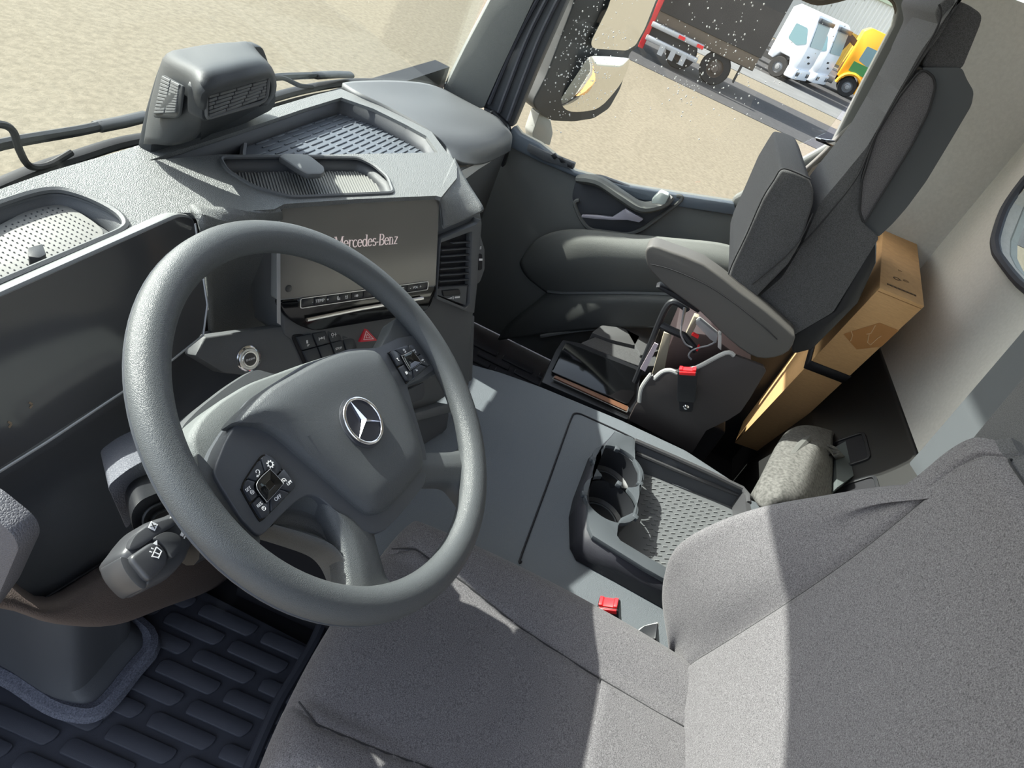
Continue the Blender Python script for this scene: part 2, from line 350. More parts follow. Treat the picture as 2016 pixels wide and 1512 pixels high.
# ---------------------------------------------------------------- cab shell
GRYF = mat('light grey headliner', (194, 192, 186), .95, weave=500, var=.05, vscale=120, spec=.1)
TRG = mat('grained grey trim', (104, 106, 104), .6, grain=.3, gscale=500, spec=.3)
tag(obj('floor', *box((0, -.1, -.04), (2.2, 1.75, .06)), BLK(), smooth=False), kind='structure')
tag(obj('ceiling', *box((0, -.19, 1.99), (2.2, 1.4, .05)), GRYF, smooth=False), kind='structure')
tag(obj('added_visor_left', *prism([(-1.05, .545, 1.87), (-1.05, .545, 1.32), (-.70, .545, 1.43), (-.42, .545, 1.475), (-.20, .545, 1.50), (-.20, .545, 1.87)], (0, -.012, 0)), TRG, bevel=.003), kind='structure')  # visor out of view, added and shaped to shade the upper backrest
tag(obj('added_visor_right', *prism([(.47, .545, 1.87), (.47, .545, 1.42), (1.02, .545, 1.40), (1.02, .545, 1.87)], (0, -.012, 0)), TRG, bevel=.003), kind='structure')  # second unseen visor, added to keep sun off the passenger seat
hd = tag(obj('trim_header', *box((0, .52, 1.93), (2.2, .06, .17)), TRG), kind='structure')
tag(obj('wall_front', *box((0, .70, .30), (2.1, .05, .95)), BLK(), smooth=False), kind='structure')
tag(obj('wall_left', *box((-1.09, -.72, .95), (.08, .5, 2.1)), TRG, smooth=False), kind='structure')
pl = obj('trim_pillar_left', *cat_geo(tube([(-1.07, .66, .6), (-1.07, .62, 1.2), (-1.07, .52, 1.97)], .05, 10)), TRG); tag(pl, kind='structure')
# rear wall with its window opening
wy = -.85
win = [(0.832,-0.85,1.214),(0.852,-0.85,1.116),(0.788,-0.85,1.047),(0.736,-0.85,1.024),(0.675,-0.85,1.016),(0.491,-0.85,1.016),(0.339,-0.85,1.058),(0.375,-0.85,1.157),(0.558,-0.85,1.229)]
wo = [(-1.06, wy, .626), (1.06, wy, .631), (1.06, wy, 1.98), (-1.06, wy, 1.98)]
wl = obj('wall_back', *prism(wo, (0, -.05, 0), [win]), GRYF, smooth=False); tag(wl, kind='structure')
wc = V((sum(p[0] for p in win) / 9, wy, sum(p[2] for p in win) / 9))
w1 = thing('window_1', 'small rear cab window with black rubber seal', 'window', wc, kind='structure')
obj('seal', *tube(cr([V(p) + V((0, .006, 0)) for p in win], 4, True), .011, 8, True), RUB(), w1)
obj('pane', *prism([V(p) + V((0, -.03, 0)) for p in win], (0, -.004, 0)), glass('rear glass', (.8, .84, .82)), w1, smooth=False)
obj('screw_cover', *dome(Fr([(1.229,-0.845,1.234)][0], (1, 0, 0), (0, 0, 1), (0, 1, 0)), ring2(.012), [(1, 0), (.9, .003), (0.01, .004)]), GRYF, wl)
# black plastic storage shelf under the rear wall
sh = tag(obj('trim_rear_shelf', *prism([(-1.05, -.74, 0), (-1.05, -.74, .44), (-1.05, -.81, .55), (-1.05, -.845, .626), (-1.05, -.9, .626), (-1.05, -.9, 0)], (2.1, 0, 0)), mat('black moulded plastic', (44, 44, 44), .45, grain=.12, gscale=800, spec=.4), bevel=.006), kind='structure')
sn = V((0, .11, .07)).normalized(); su = V((1, 0, 0)); sv = sn.cross(su); FSH = Fr((0, -.775, .495), su, sv, sn)
for q in (((.22, .34), (.05, -.055)), ((.40, .52), (.05, -.055))):
    p = r2([(q[0][0], q[1][1]), (q[0][1], q[1][1]), (q[0][1], q[1][0]), (q[0][0], q[1][0])], .02)
    obj('storage_pocket', *FSH.pr(p, -.001, .006, [ins2(p, .008)]), PLB(), sh, bevel=.002)
    obj('pocket_floor', *FSH.pr(ins2(p, .008), .0005, .0015), BLK(), sh)
tag(obj('trim_rear_side', *box((.985, -.62, .36), (.03, .5, .78)), PLB(), bevel=.004), kind='structure')
# windscreen
wsn = V((0, -.992, -.124))
wp = [(-1.04, .648, .80), (1.0, .648, .745), (1.0, .50, 1.96), (-1.04, .50, 1.96)]
w2 = tag(obj('window_2', *prism(wp, (0, .005, 0)), glass('windscreen glass'), smooth=False), kind='structure')
# right front pillar with door seals
ap = tag(obj('trim_pillar_front', *prism(rnd([(0.97,0.583,1.059),(0.97,0.593,1.003),(0.97,0.623,0.86),(0.97,0.648,0.719),(0.97,0.588,0.71),(0.97,0.514,0.728),(0.97,0.502,0.846),(0.97,0.48,1.022),(0.97,0.47,1.104)], .01), (.05, .02, 0)), TRG, bevel=.012), kind='structure')
sl_ = tag(obj('trim_pillar_seal', *prism([(0.985,0.478,1.075),(0.985,0.531,0.728),(0.985,0.473,0.711),(0.985,0.415,0.709),(0.985,0.407,0.885),(0.985,0.392,1.109)], (.05, 0, 0)), PLD(), bevel=.008), kind='structure')
for k in range(3):
    a = [(1064 + 17 * k, -20), (1018 + 14 * k, 70), (955 + 17 * k, 208 + 13 * k)]
    a3 = [[(0.978,0.465,1.08),(0.978,0.49,0.936),(0.978,0.505,0.745)], [(0.978,0.442,1.089),(0.978,0.461,0.948),(0.978,0.468,0.735)], [(0.978,0.413,1.101),(0.978,0.429,0.954),(0.978,0.433,0.725)]][k]
    obj('seal_lip', *tube(cr(a3, 4), .0065, 6), RUB(), sl_)

# ---------------------------------------------------------------- passenger door (setting) with window, handle, pocket
DX = 1.0
DP = mat('door panel plastic', (104, 106, 103), .55, grain=.3, gscale=500, spec=.3); DU = mat('slate door rail', (92, 100, 108), .45, grain=.2, gscale=700, spec=.4)
win_px = [(1.02,0.417,1.13),(1.02,0.435,0.948),(1.02,0.42,0.703),(1.02,0.394,0.689),(1.02,0.327,0.688),(1.02,0.193,0.663),(1.02,0.016,0.695),(1.02,-0.133,0.74),(1.02,-0.277,0.784),(1.02,-0.301,0.826),(1.02,-0.328,0.966),(1.02,-0.401,1.057),(1.02,-0.415,1.199),(1.02,-0.402,1.341),(1.02,-0.388,1.371),(1.02,-0.366,1.386),(1.02,-0.284,1.423)]
dz = thing('door_1', 'closed passenger door with wet window and grey grained panel', 'door', (DX, .05, 0), kind='structure')
dp = [(1,0.412,0.653),(1,0.416,0.709),(1,0.39,0.695),(1,0.324,0.694),(1,0.189,0.665),(1,0.015,0.698),(1,-0.133,0.742),(1,-0.276,0.786),(1,-0.484,0.771)]
door_out = dp + [(1.0, -.62, .02), (1.0, .50, .02), (1.0, .46, .55)]
obj('door_panel', *prism(door_out, (.05, 0, 0)), DP, dz, bevel=.004)
obj('window_rail', *prism([(0.985,0.417,0.692),(0.985,0.415,0.713),(0.985,0.387,0.699),(0.985,0.321,0.698),(0.985,0.188,0.669),(0.985,0.014,0.703),(0.985,-0.132,0.746),(0.985,-0.281,0.792),(0.985,-0.308,0.765),(0.985,-0.149,0.716),(0.985,-0.067,0.693),(0.985,-0.007,0.677),(0.985,0.105,0.658),(0.985,0.192,0.659),(0.985,0.302,0.653),(0.985,0.399,0.654)], (.03, 0, 0)), DU, dz, bevel=.004)
obj('switch_block', *prism(rnd([(0.975,0.35,0.691),(0.975,0.29,0.691),(0.975,0.195,0.698),(0.975,0.193,0.679),(0.975,0.287,0.665),(0.975,0.348,0.67)], .004), (.02, 0, 0)), PLF(), dz, bevel=.003)
for q in ([(0.97,0.274,0.691),(0.97,0.263,0.701),(0.97,0.25,0.694),(0.97,0.259,0.683)], [(0.97,0.25,0.694),(0.97,0.235,0.698),(0.97,0.223,0.69),(0.97,0.235,0.683)], [(0.97,0.218,0.691),(0.97,0.202,0.693),(0.97,0.198,0.684),(0.97,0.212,0.68)]):
    obj('window_switch', *prism(q, (.012, 0, 0)), PLB(), dz, bevel=.002)
# handle recess: raised lips around a sunken dish, pull bar, silver lever
rec = [(0.99,0.175,0.657),(0.99,0.114,0.694),(0.99,-0.001,0.704),(0.99,-0.082,0.712),(0.99,-0.139,0.748),(0.99,-0.139,0.726),(0.99,-0.072,0.606),(0.99,-0.043,0.569),(0.99,0.071,0.527),(0.99,0.108,0.549),(0.99,0.164,0.593)]
obj('handle_recess', *prism(rnd(rec, .02), (.02, 0, 0)), PLD(), dz, bevel=.004)
obj('recess_lip', *tube(cr(rnd([(0.985,-0.139,0.75),(0.985,-0.139,0.728),(0.985,-0.079,0.604),(0.985,-0.047,0.569),(0.985,0.071,0.528),(0.985,0.112,0.548),(0.985,0.156,0.59)], .02), 1), .006, 6), DP, dz)
obj('pull_bar', *tube(cr([(0.985,0.166,0.659),(0.96,0.104,0.686),(0.95,0.028,0.68),(0.95,-0.042,0.675),(0.965,-0.09,0.703),(0.985,-0.105,0.728)], 5), [.022, .024, .026, .027, .028, .028, .028, .028, .028, .028, .028, .028, .028, .028, .028, .028, .027, .027, .026, .026, .025, .024, .024, .023, .022, .02][:26], 10, flat=.6), DP, dz)
obj('pull_cap', *prism(rnd([(0.945,-0.059,0.706),(0.945,-0.071,0.742),(0.945,-0.101,0.743),(0.945,-0.101,0.715),(0.945,-0.086,0.686)], .008), (.03, 0, 0)), mat('pale cap', (176, 184, 178), .4), dz, bevel=.004)
obj('door_lever', *prism(rnd([(0.955,0.11,0.57),(0.955,0.067,0.59),(0.955,0.022,0.606),(0.955,-0.003,0.649),(0.955,-0.011,0.647),(0.955,-0.065,0.643),(0.955,-0.058,0.629),(0.955,-0.023,0.62),(0.955,0.019,0.599),(0.955,0.07,0.578),(0.955,0.108,0.564)], .002), (.012, 0, 0)), mat('pale silver lever', (190, 186, 196), .3, metal=.25), dz, bevel=.002, label='silver inside door lever')
# bulged arm-rest band and map pocket
rows = [[(0.995,0.231,0.327),(0.97,0.206,0.432),(0.95,0.12,0.516),(0.93,-0.05,0.591),(0.92,-0.176,0.644),(0.92,-0.3,0.69),(0.92,-0.392,0.702)],
        [(0.99,0.227,0.311),(0.95,0.17,0.401),(0.92,0.077,0.494),(0.9,-0.07,0.559),(0.89,-0.196,0.613),(0.89,-0.321,0.657),(0.89,-0.41,0.672)],
        [(0.99,0.189,0.284),(0.95,0.138,0.348),(0.92,0.044,0.421),(0.9,-0.099,0.501),(0.89,-0.223,0.562),(0.89,-0.347,0.611),(0.89,-0.435,0.631)],
        [(0.995,0.108,0.262),(0.97,0.055,0.296),(0.95,-0.02,0.346),(0.93,-0.136,0.418),(0.92,-0.261,0.486),(0.92,-0.385,0.544),(0.92,-0.467,0.579)]]
obj('door_armrest', *grid(sgrid(rows, 4, 4)), DP, dz, solid=.01, off=0)
rows = [[(0.985,0.107,0.265),(0.94,-0.022,0.348),(0.92,-0.137,0.419),(0.91,-0.262,0.488),(0.91,-0.414,0.554)],
        [(0.985,0.134,0.199),(0.92,-0.016,0.33),(0.9,-0.143,0.413),(0.89,-0.269,0.478),(0.89,-0.418,0.548)],
        [(0.985,0.186,0.082),(0.92,0.007,0.255),(0.9,-0.163,0.372),(0.89,-0.29,0.439),(0.89,-0.439,0.512)],
        [(0.985,0.198,0.006),(0.93,0.028,0.167),(0.91,-0.13,0.288),(0.9,-0.312,0.396),(0.9,-0.463,0.47)]]
obj('map_pocket', *grid(sgrid(rows, 4, 4)), mat('pocket plastic', (78, 80, 79), .5, grain=.3, gscale=500), dz, solid=.01, off=0)
obj('pocket_edge', *tube(cr([(0.975,0.108,0.274),(0.955,0.056,0.305),(0.935,-0.02,0.355),(0.915,-0.134,0.426),(0.905,-0.259,0.493),(0.905,-0.382,0.551)], 4), .005, 6), mat('door edge', (110, 112, 112), .35), dz)
obj('step_edge', *tube(cr([(0.93,0.062,0.132),(0.92,-0.045,0.224),(0.91,-0.171,0.316),(0.9,-0.267,0.38)], 4), .007, 6), mat('door edge', (110, 112, 112), .35), dz)
obj('window_pane', *prism(win_px, (.004, 0, 0)), glass('side glass', (.93, .94, .91)), dz, smooth=False)
wfr = [(1,-0.277,0.784),(1,-0.277,0.801),(1,-0.431,1.043),(1,-0.411,1.2),(1,-0.397,1.337),(1,-0.385,1.369),(1,-0.369,1.383),(1,-0.339,1.39),(1,-0.365,1.454),(1,-0.449,1.397),(1,-0.488,1.291),(1,-0.493,1.106),(1,-0.42,0.968),(1,-0.408,0.732)]
obj('window_frame', *prism(wfr, (.05, 0, 0)), TRG, dz, bevel=.006)
obj('frame_top', *tube(cr([(1.02,-0.393,1.367),(1.02,-0.357,1.388),(1.02,-0.292,1.373),(1.02,-0.236,1.334),(1.02,-0.192,1.314),(1.02,-0.105,1.317)], 4), .008, 6), mat('brown seal', (84, 76, 66), .7), dz)
# rain drops on the pane
dv, df = [], []
def drop(px, r):
    p = V(px); k = len(dv)
    n = 6
    for j, (s, h) in enumerate(((1, 0), (.75, .5), (.0, .8))):
        for i in range(n): a = 2 * math.pi * i / n; dv.append(p + V((-r * h, r * s * math.cos(a), r * 1.25 * s * math.sin(a))))
    for j in range(2):
        for i in range(n): df.append([k + j * n + i, k + j * n + (i + 1) % n, k + (j + 1) * n + (i + 1) % n, k + (j + 1) * n + i])
ca, cb_, cc = [V(p) for p in [(1.018,0.216,1.127),(1.018,-0.158,1.278),(1.018,0.034,0.766)]]
eu, ev = (cb_ - ca) / 310, (cc - ca) / 300
for i in range(620):
    m = rnd_.random()
    if m < .45: u, v = rnd_.gauss(1140, 45), rnd_.gauss(110, 70); u -= (v - 110) * .45
    elif m < .8: u, v = rnd_.gauss(1395, 55), rnd_.gauss(110, 65); u -= (v - 110) * .3
    else: u, v = rnd_.uniform(1080, 1730), rnd_.uniform(0, 230)
    if v < 0 or v > 330 or u > 1745 - v * .85 or u < 1105 - v * .38: continue
    drop(ca + eu * (u - 1250) + ev * (v - 20), rnd_.choice((.0009, .0011, .0013, .0017, .0022)))
DRP = mat('water drop', (225, 225, 222), .05, spec=.8)
obj('rain_drops', dv, df, DRP, dz, kind='stuff')
# right-hand rear pillar behind the door
tag(obj('trim_pillar_rear', *prism([(1.03,-0.281,0.776),(1.03,-0.426,0.963),(1.03,-0.5,1.103),(1.03,-0.495,1.291),(1.03,-0.455,1.398),(1.03,-0.411,1.473)] + [(1.03, -.86, 1.5), (1.03, -.86, .3), (1.03, -.5, .3)], (.04, 0, 0)), GRYF), kind='structure')
# seat belt strap and its silver tongue on the pillar
sb = thing('seat_belt', 'grey seat belt strap with chrome tongue hanging on the rear pillar', 'seat belt', [(0.96,-0.407,1.039)][0])
def strap(par, name, pts, w, m, t=.002):
    P = [V(p) for p in pts]; rows = []
    for i, p in enumerate(P):
        d = (P[min(i + 1, len(P) - 1)] - P[max(i - 1, 0)]).normalized(); s = d.cross(V((1, 0, 0))).normalized(); rows.append([p - s * w / 2, p + s * w / 2])
    return obj(name, *grid(rows), m, par, solid=t, off=0)
strap(sb, 'strap', cr([(0.96,-0.398,0.96),(0.96,-0.408,0.991),(0.96,-0.42,1.035),(0.96,-0.425,1.066),(0.96,-0.439,1.11)], 3), .014, mat('belt webbing', (128, 126, 122), .8))
obj('tongue', *prism(rnd([(0.95,-0.371,1.046),(0.95,-0.393,1.05),(0.95,-0.42,1.059),(0.95,-0.429,1.051),(0.95,-0.417,1.041),(0.95,-0.377,1.039)], .003), (.006, 0, 0)), CHR(), sb, bevel=.001)
# ---------------------------------------------------------------- passenger-side mirror outside
mr = thing('mirror', 'black passenger door mirror with two glasses and rain drops', 'mirror', [(1.36,0.319,0.773)][0])
mn = V((-.62, -.78, .02)).normalized(); MO = V([(1.36,0.331,0.946)][0])
HSG = mat('mirror housing', (58, 60, 62), .5, grain=.1, gscale=400)
g1 = [(1.357,0.342,1.15),(1.363,0.335,1.071),(1.351,0.343,0.967),(1.357,0.337,0.952),(1.372,0.325,0.948),(1.484,0.237,0.968),(1.509,0.218,0.992),(1.517,0.213,1.049),(1.515,0.217,1.136),(1.512,0.22,1.197)]
g2 = [(1.338,0.347,0.725),(1.334,0.351,0.781),(1.344,0.346,0.884),(1.348,0.344,0.918),(1.37,0.326,0.931),(1.473,0.246,0.95),(1.493,0.229,0.941),(1.508,0.216,0.886),(1.505,0.217,0.832),(1.485,0.231,0.764),(1.449,0.259,0.73),(1.379,0.313,0.707)]
MIR = mat('mirror glass', (236, 236, 232), .02, metal=1)
obj('glass', *prism(rnd(g1, .01), mn * .004), MIR, mr, label='large flat upper glass')
def convex(name, poly, bulge, lab):
    c = sum((V(p) for p in poly), V()) / len(poly); P = cr(poly, 3, True); rows = []
    for s in (1, .8, .6, .4, .2, .02): rows.append([c + (p - c) * s + mn * (.003 + bulge * (1 - s * s) + .22 * ((c + (p - c) * s).z - c.z)) for p in P])
    obj(name, *grid(rows, cu=True, caps=True), MIR, mr, label=lab)
convex('glass', g2, .022, 'small convex lower glass')
hs = [(1.261,0.433,1.116),(1.27,0.424,1.046),(1.264,0.423,0.827),(1.25,0.432,0.744),(1.262,0.422,0.722),(1.293,0.397,0.705),(1.336,0.362,0.689),(1.417,0.298,0.699),(1.488,0.243,0.722),(1.53,0.21,0.767),(1.541,0.203,0.841),(1.532,0.212,0.92),(1.52,0.223,0.96),(1.54,0.208,0.987),(1.548,0.204,1.075),(1.542,0.212,1.2)]
obj('housing', *prism(rnd(hs, .015), -mn * .10), HSG, mr, bevel=.02, seg=3)
arm = [(1.329,0.411,0.698),(1.38,0.371,0.677),(1.403,0.351,0.636),(1.409,0.345,0.589),(1.342,0.399,0.601),(1.329,0.409,0.625)]
obj('mirror_arm', *prism(rnd(arm, .008), -mn * .05), mat('pale mirror arm', (150, 152, 150), .35), mr, bevel=.008)
# wipers outside the windscreen
def wiper(label, arm, joint, blade, hose, y):
    w = thing('wiper', label, 'wiper', blade[0])
    obj('wiper_arm', *tube(cr(arm, 4), .007, 8), PLB(), w); obj('joint', *tube(joint, .012, 8, flat=.6), PLB(), w, bevel=.002)
    obj('blade', *tube(cr(blade, 4), [.005] + [.011] * (len(blade) * 4 - 5) + [.004] * 2, 8, flat=.7), BLK(), w)
    obj('rubber_lip', *tube([V(p) + V((0, -.004, -.016)) for p in cr(blade, 4)], .005, 6), BLK(), w)
    obj('washer_hose', *tube(cr(hose, 5), .0045, 8), BLK(), w)
wiper('black wiper on the driver side, its hose looping at the frame edge', [(-0.518,0.7,0.839),(-0.46,0.7,0.846),(-0.348,0.7,0.84),(-0.304,0.7,0.839)], [(-0.313,0.7,0.839),(-0.267,0.7,0.837),(-0.216,0.7,0.837)],
      [(-0.505,0.7,0.788),(-0.465,0.7,0.794),(-0.406,0.7,0.801),(-0.34,0.7,0.804),(-0.276,0.7,0.806),(-0.214,0.7,0.802),(-0.169,0.7,0.796)], [(-0.492,0.69,0.879),(-0.467,0.69,0.877),(-0.451,0.69,0.866),(-0.444,0.69,0.84),(-0.431,0.69,0.816),(-0.404,0.69,0.81),(-0.367,0.69,0.819)], .7)
wiper('black wiper on the passenger side behind the dash vents', [(-0.025,0.7,0.859),(0.115,0.7,0.852),(0.227,0.7,0.841),(0.312,0.7,0.831)], [(0.268,0.7,0.836),(0.358,0.7,0.827),(0.433,0.7,0.817)],
      [(0.059,0.7,0.811),(0.134,0.7,0.813),(0.236,0.7,0.812),(0.367,0.7,0.805),(0.524,0.7,0.789),(0.719,0.7,0.758),(0.922,0.7,0.722)], [(0.089,0.69,0.86),(0.133,0.69,0.852),(0.194,0.69,0.83),(0.247,0.69,0.819)], .7)

# ---------------------------------------------------------------- dashboard
dash = thing('dashboard', 'long grained dark grey dashboard under the windscreen, with trays, displays and louvred mat', 'dashboard', (0, .55, .6))
ZT = .86
# top skin with three sunken openings
lt = r2([(p[0], p[1]) for p in [(-0.659,0.559,0.86),(-0.594,0.584,0.86),(-0.532,0.586,0.86),(-0.505,0.579,0.86),(-0.494,0.555,0.86),(-0.492,0.524,0.86),(-0.497,0.5,0.86),(-0.513,0.48,0.86),(-0.674,0.479,0.86),(-0.722,0.478,0.86)]], .02)
ct = r2([(p[0], p[1]) for p in [(-0.277,0.54,0.86),(-0.302,0.51,0.86),(-0.31,0.461,0.86),(-0.29,0.417,0.86),(-0.13,0.333,0.86),(-0.086,0.364,0.86),(-0.067,0.399,0.86),(-0.067,0.429,0.86),(-0.182,0.494,0.86)]], .012)
gr = [(p[0], p[1]) for p in [(-0.366,0.577,0.86),(-0.319,0.578,0.86),(-0.159,0.579,0.86),(0.022,0.582,0.86),(0.153,0.581,0.86),(0.175,0.523,0.86),(0.174,0.451,0.86),(0.167,0.404,0.86),(0.115,0.358,0.86),(-0.112,0.465,0.86),(-0.268,0.545,0.86)]]
out_px = [(-0.644,0.598,0.86),(-0.551,0.605,0.86),(-0.481,0.61,0.86),(-0.381,0.61,0.86),(-0.336,0.611,0.86),(-0.191,0.609,0.86),(-0.031,0.608,0.86),(0.104,0.609,0.86),(0.196,0.605,0.86),(0.207,0.531,0.86),(0.205,0.451,0.86),(0.201,0.407,0.86),(0.136,0.348,0.86),(0.122,0.329,0.86),(0.093,0.31,0.86),(0.044,0.291,0.86),(-0.062,0.279,0.86),(-0.066,0.287,0.86),(-0.205,0.362,0.86),(-0.311,0.414,0.86),(-0.326,0.414,0.86),(-0.335,0.414,0.86),(-0.373,0.433,0.86),(-0.41,0.45,0.86),(-0.425,0.459,0.86),(-0.431,0.468,0.86),(-0.442,0.475,0.86),(-0.682,0.47,0.86),(-0.756,0.469,0.86)]
h3 = lambda q: [(p[0], p[1], ZT) for p in q]
obj('dash_top', *prism(out_px, (0, 0, -.007), [h3(lt), h3(ct), h3(gr)]), PLA(), dash, sharp=30)
def lipped(name, loop, z0, r, m):
    obj(name, *tube([(p[0], p[1], z0) for p in loop], r, 6, True), m, dash)
lipped('tray_lip', ins2(lt, .002), ZT + .001, .004, PLF()); lipped('tray_lip', ins2(ct, .002), ZT + .001, .003, PLF())
# left tray
LTM = mat('pale tray mat', (134, 134, 131), .6, grain=.15, gscale=900, spec=.35)
fl = r2([(p[0], p[1]) for p in [(-0.668,0.551,0.846),(-0.612,0.567,0.846),(-0.54,0.58,0.846),(-0.509,0.574,0.846),(-0.506,0.555,0.846),(-0.511,0.524,0.846),(-0.518,0.507,0.846),(-0.532,0.499,0.846),(-0.555,0.497,0.846),(-0.659,0.495,0.846),(-0.708,0.496,0.846)]], .012)
obj('tray_wall', *grid([[(p[0], p[1], ZT - .004) for p in lt], [(p[0], p[1], .852) for p, q in zip(lt, lt)], [(p[0], p[1], .840) for p in ins2(lt, .012)]], cu=True), PLF(), dash, solid=.002)
obj('tray_base', *prism([(p[0], p[1], .834) for p in ins2(lt, .004)], (0, 0, .006)), PLF(), dash)
obj('tray_mat', *prism([(p[0], p[1], .840) for p in fl], (0, 0, .006)), LTM, dash, bevel=.002)
def inside(p, poly):
    c = False; j = len(poly) - 1
    for i in range(len(poly)):
        if (poly[i][1] > p[1]) != (poly[j][1] > p[1]) and p[0] < (poly[j][0] - poly[i][0]) * (p[1] - poly[i][1]) / (poly[j][1] - poly[i][1]) + poly[i][0]: c = not c
        j = i
    return c
dd = [box((x, y, .8464), (.0012, .0012, .0012)) for i in range(46) for j in range(40) for x, y in [(-.80 + i * .0072, .40 + j * .0055)] if inside((x, y), ins2(fl, .006))]
obj('mat_dots', *cat_geo(*dd), PLD(), dash, kind='stuff', smooth=False)
obj('mat_tab', *prism(rnd([(-0.613,0.51,0.848),(-0.598,0.508,0.848),(-0.609,0.493,0.848),(-0.618,0.492,0.848),(-0.623,0.499,0.848)], .002), (0, 0, .012)), PLB(), dash, bevel=.002)
# centre tray with ribbed mat and its spring clip
obj('tray_wall', *grid([[(p[0], p[1], ZT - .003) for p in ct], [(p[0], p[1], .840) for p in ins2(ct, .012)]], cu=True), PLF(), dash, solid=.002)
obj('tray_base', *prism([(p[0], p[1], .836) for p in ins2(ct, .003)], (0, 0, .006)), PLF(), dash)
ra, rb = V([(-0.108,0.498,0.83)][0]), V([(-0.19,0.428,0.83)][0]); rdv = (rb - ra).normalized(); rpv = V((-rdv.y, rdv.x, 0)); rr_ = []
cti = ins2(ct, .012); cc_ = cen(cti)
for i in range(-44, 45):
    c = V((cc_[0], cc_[1], .8415)) + rpv * (i * .0045); seg = [c + rdv * (s * .004) for s in range(-40, 41) if inside((c + rdv * (s * .004)), cti)]
    if len(seg) > 1: rr_.append(prism([seg[0] - rpv * .0011, seg[-1] - rpv * .0011, seg[-1] + rpv * .0011, seg[0] + rpv * .0011], (0, 0, .0022)))
obj('mat_ribs', *cat_geo(*rr_), LTM, dash, kind='stuff', smooth=False)
obj('spring_clip', *prism(rnd([(-0.212,0.487,0.862),(-0.195,0.49,0.862),(-0.163,0.471,0.862),(-0.163,0.461,0.862),(-0.175,0.433,0.862),(-0.189,0.424,0.862),(-0.202,0.423,0.862),(-0.222,0.433,0.862),(-0.222,0.445,0.862)], .004), (0, 0, .009)), PLF(), dash, bevel=.003)
obj('clip_foot', *prism(rnd([(-0.18,0.493,0.842),(-0.149,0.476,0.842),(-0.157,0.462,0.842),(-0.191,0.473,0.842)], .004), (0, 0, .02)), PLD(), dash)
# louvred mat in the deep recess
rwall = [[(p[0], p[1], ZT - .006) for p in gr], [(p[0], p[1], .80) for p in gr]]
obj('recess_wall', *grid(rwall, cu=True), PLD(), dash, solid=.003, off=1)
GM = mat('louvre mat', (92, 98, 106), .5, grain=.15, gscale=900, spec=.4)
zg = .828
gp = [(-0.173,0.565,0.828),(-0.101,0.609,0.828),(-0.004,0.61,0.828),(0.234,0.606,0.828),(0.265,0.587,0.828),(0.252,0.512,0.828),(0.244,0.429,0.828),(0.187,0.382,0.828),(0.138,0.349,0.828),(-0.218,0.543,0.828)]
obj('louvre_mat', *prism(gp, (0, 0, -.006)), GM, dash)
obj('recess_floor', *prism([(p[0], p[1], .80) for p in gr], (0, 0, .004)), PLD(), dash)
obj('mat_edge', *tube([(-0.111,0.605,0.832),(-0.185,0.56,0.832),(-0.219,0.536,0.832)], .005, 6), PLF(), dash)
proto = None
gi = ins2([(p[0], p[1]) for p in gp], .010)
colw = .047
for i in range(-9, 16):
    x = .03 + i * .0455
    for j in range(48):
        y = .60 - j * .0118 - (i % 2) * .0
        if inside((x - .015, y), gi) and inside((x + .015, y), gi):
            if proto is None:
                proto = obj('louver', *box((x, y, zg + .0004), (.036, .0036, .0030), rx=.2), GM, dash, bevel=.001, seg=1); p0 = V((x, y, 0))
            else: dup(proto, dash, V((x, y, 0)) - p0)
obj('deck_trim', *tube(cr([(0.175,0.523,0.858),(0.174,0.45,0.858),(0.166,0.405,0.858),(0.116,0.358,0.858)], 4), .006, 6), SIL(), dash) if False else None
# passenger-side pad, sloping away to the door, and its face with a silver strip
rows = [[(0.23,0.62,0.848),(0.315,0.63,0.837),(0.534,0.64,0.805),(0.763,0.645,0.766),(0.951,0.645,0.723)],
        [(0.199,0.573,0.855),(0.31,0.572,0.835),(0.519,0.576,0.8),(0.72,0.565,0.765),(0.894,0.534,0.735)],
        [(0.208,0.509,0.852),(0.306,0.504,0.835),(0.492,0.497,0.8),(0.697,0.48,0.765),(0.886,0.449,0.735)],
        [(0.206,0.445,0.85),(0.278,0.437,0.835),(0.449,0.433,0.8),(0.647,0.425,0.765),(0.843,0.41,0.735)],
        [(0.202,0.402,0.845),(0.266,0.395,0.83),(0.415,0.39,0.8),(0.627,0.394,0.76),(0.866,0.396,0.72)],
        [(0.209,0.376,0.83),(0.269,0.37,0.815),(0.415,0.369,0.785),(0.629,0.377,0.745),(0.872,0.39,0.7)],
        [(0.17,0.352,0.831),(0.27,0.351,0.798),(0.46,0.362,0.749),(0.68,0.377,0.706),(0.93,0.397,0.663)]]
sg = sgrid(rows, 5, 5)
obj('passenger_pad', *grid(sg), PLF(), dash, solid=.012, off=1)
obj('silver_strip', *prism([(0.27,0.344,0.789),(0.45,0.358,0.754),(0.67,0.38,0.716),(0.92,0.406,0.676),(0.92,0.398,0.656),(0.67,0.372,0.701),(0.45,0.351,0.742),(0.27,0.33,0.777)], (0, .03, 0)), mat('silver strip', (168, 168, 166), .35, metal=.3), dash)
obj('passenger_face', *prism([(0.18,0.354,0.828),(0.27,0.349,0.794),(0.46,0.361,0.746),(0.68,0.377,0.706),(0.93,0.397,0.663)] + [(.95, .40, .18), (.2, .40, .18)], (0, .03, 0)), PLF(), dash)
obj('end_vent', *prism(rnd([(0.965,0.513,0.732),(0.965,0.475,0.734),(0.965,0.43,0.719),(0.965,0.413,0.698),(0.965,0.4,0.642),(0.965,0.396,0.593),(0.965,0.408,0.601),(0.965,0.432,0.689),(0.965,0.466,0.709),(0.965,0.502,0.715)], .004), (.03, 0, 0)), PLB(), dash, bevel=.003)
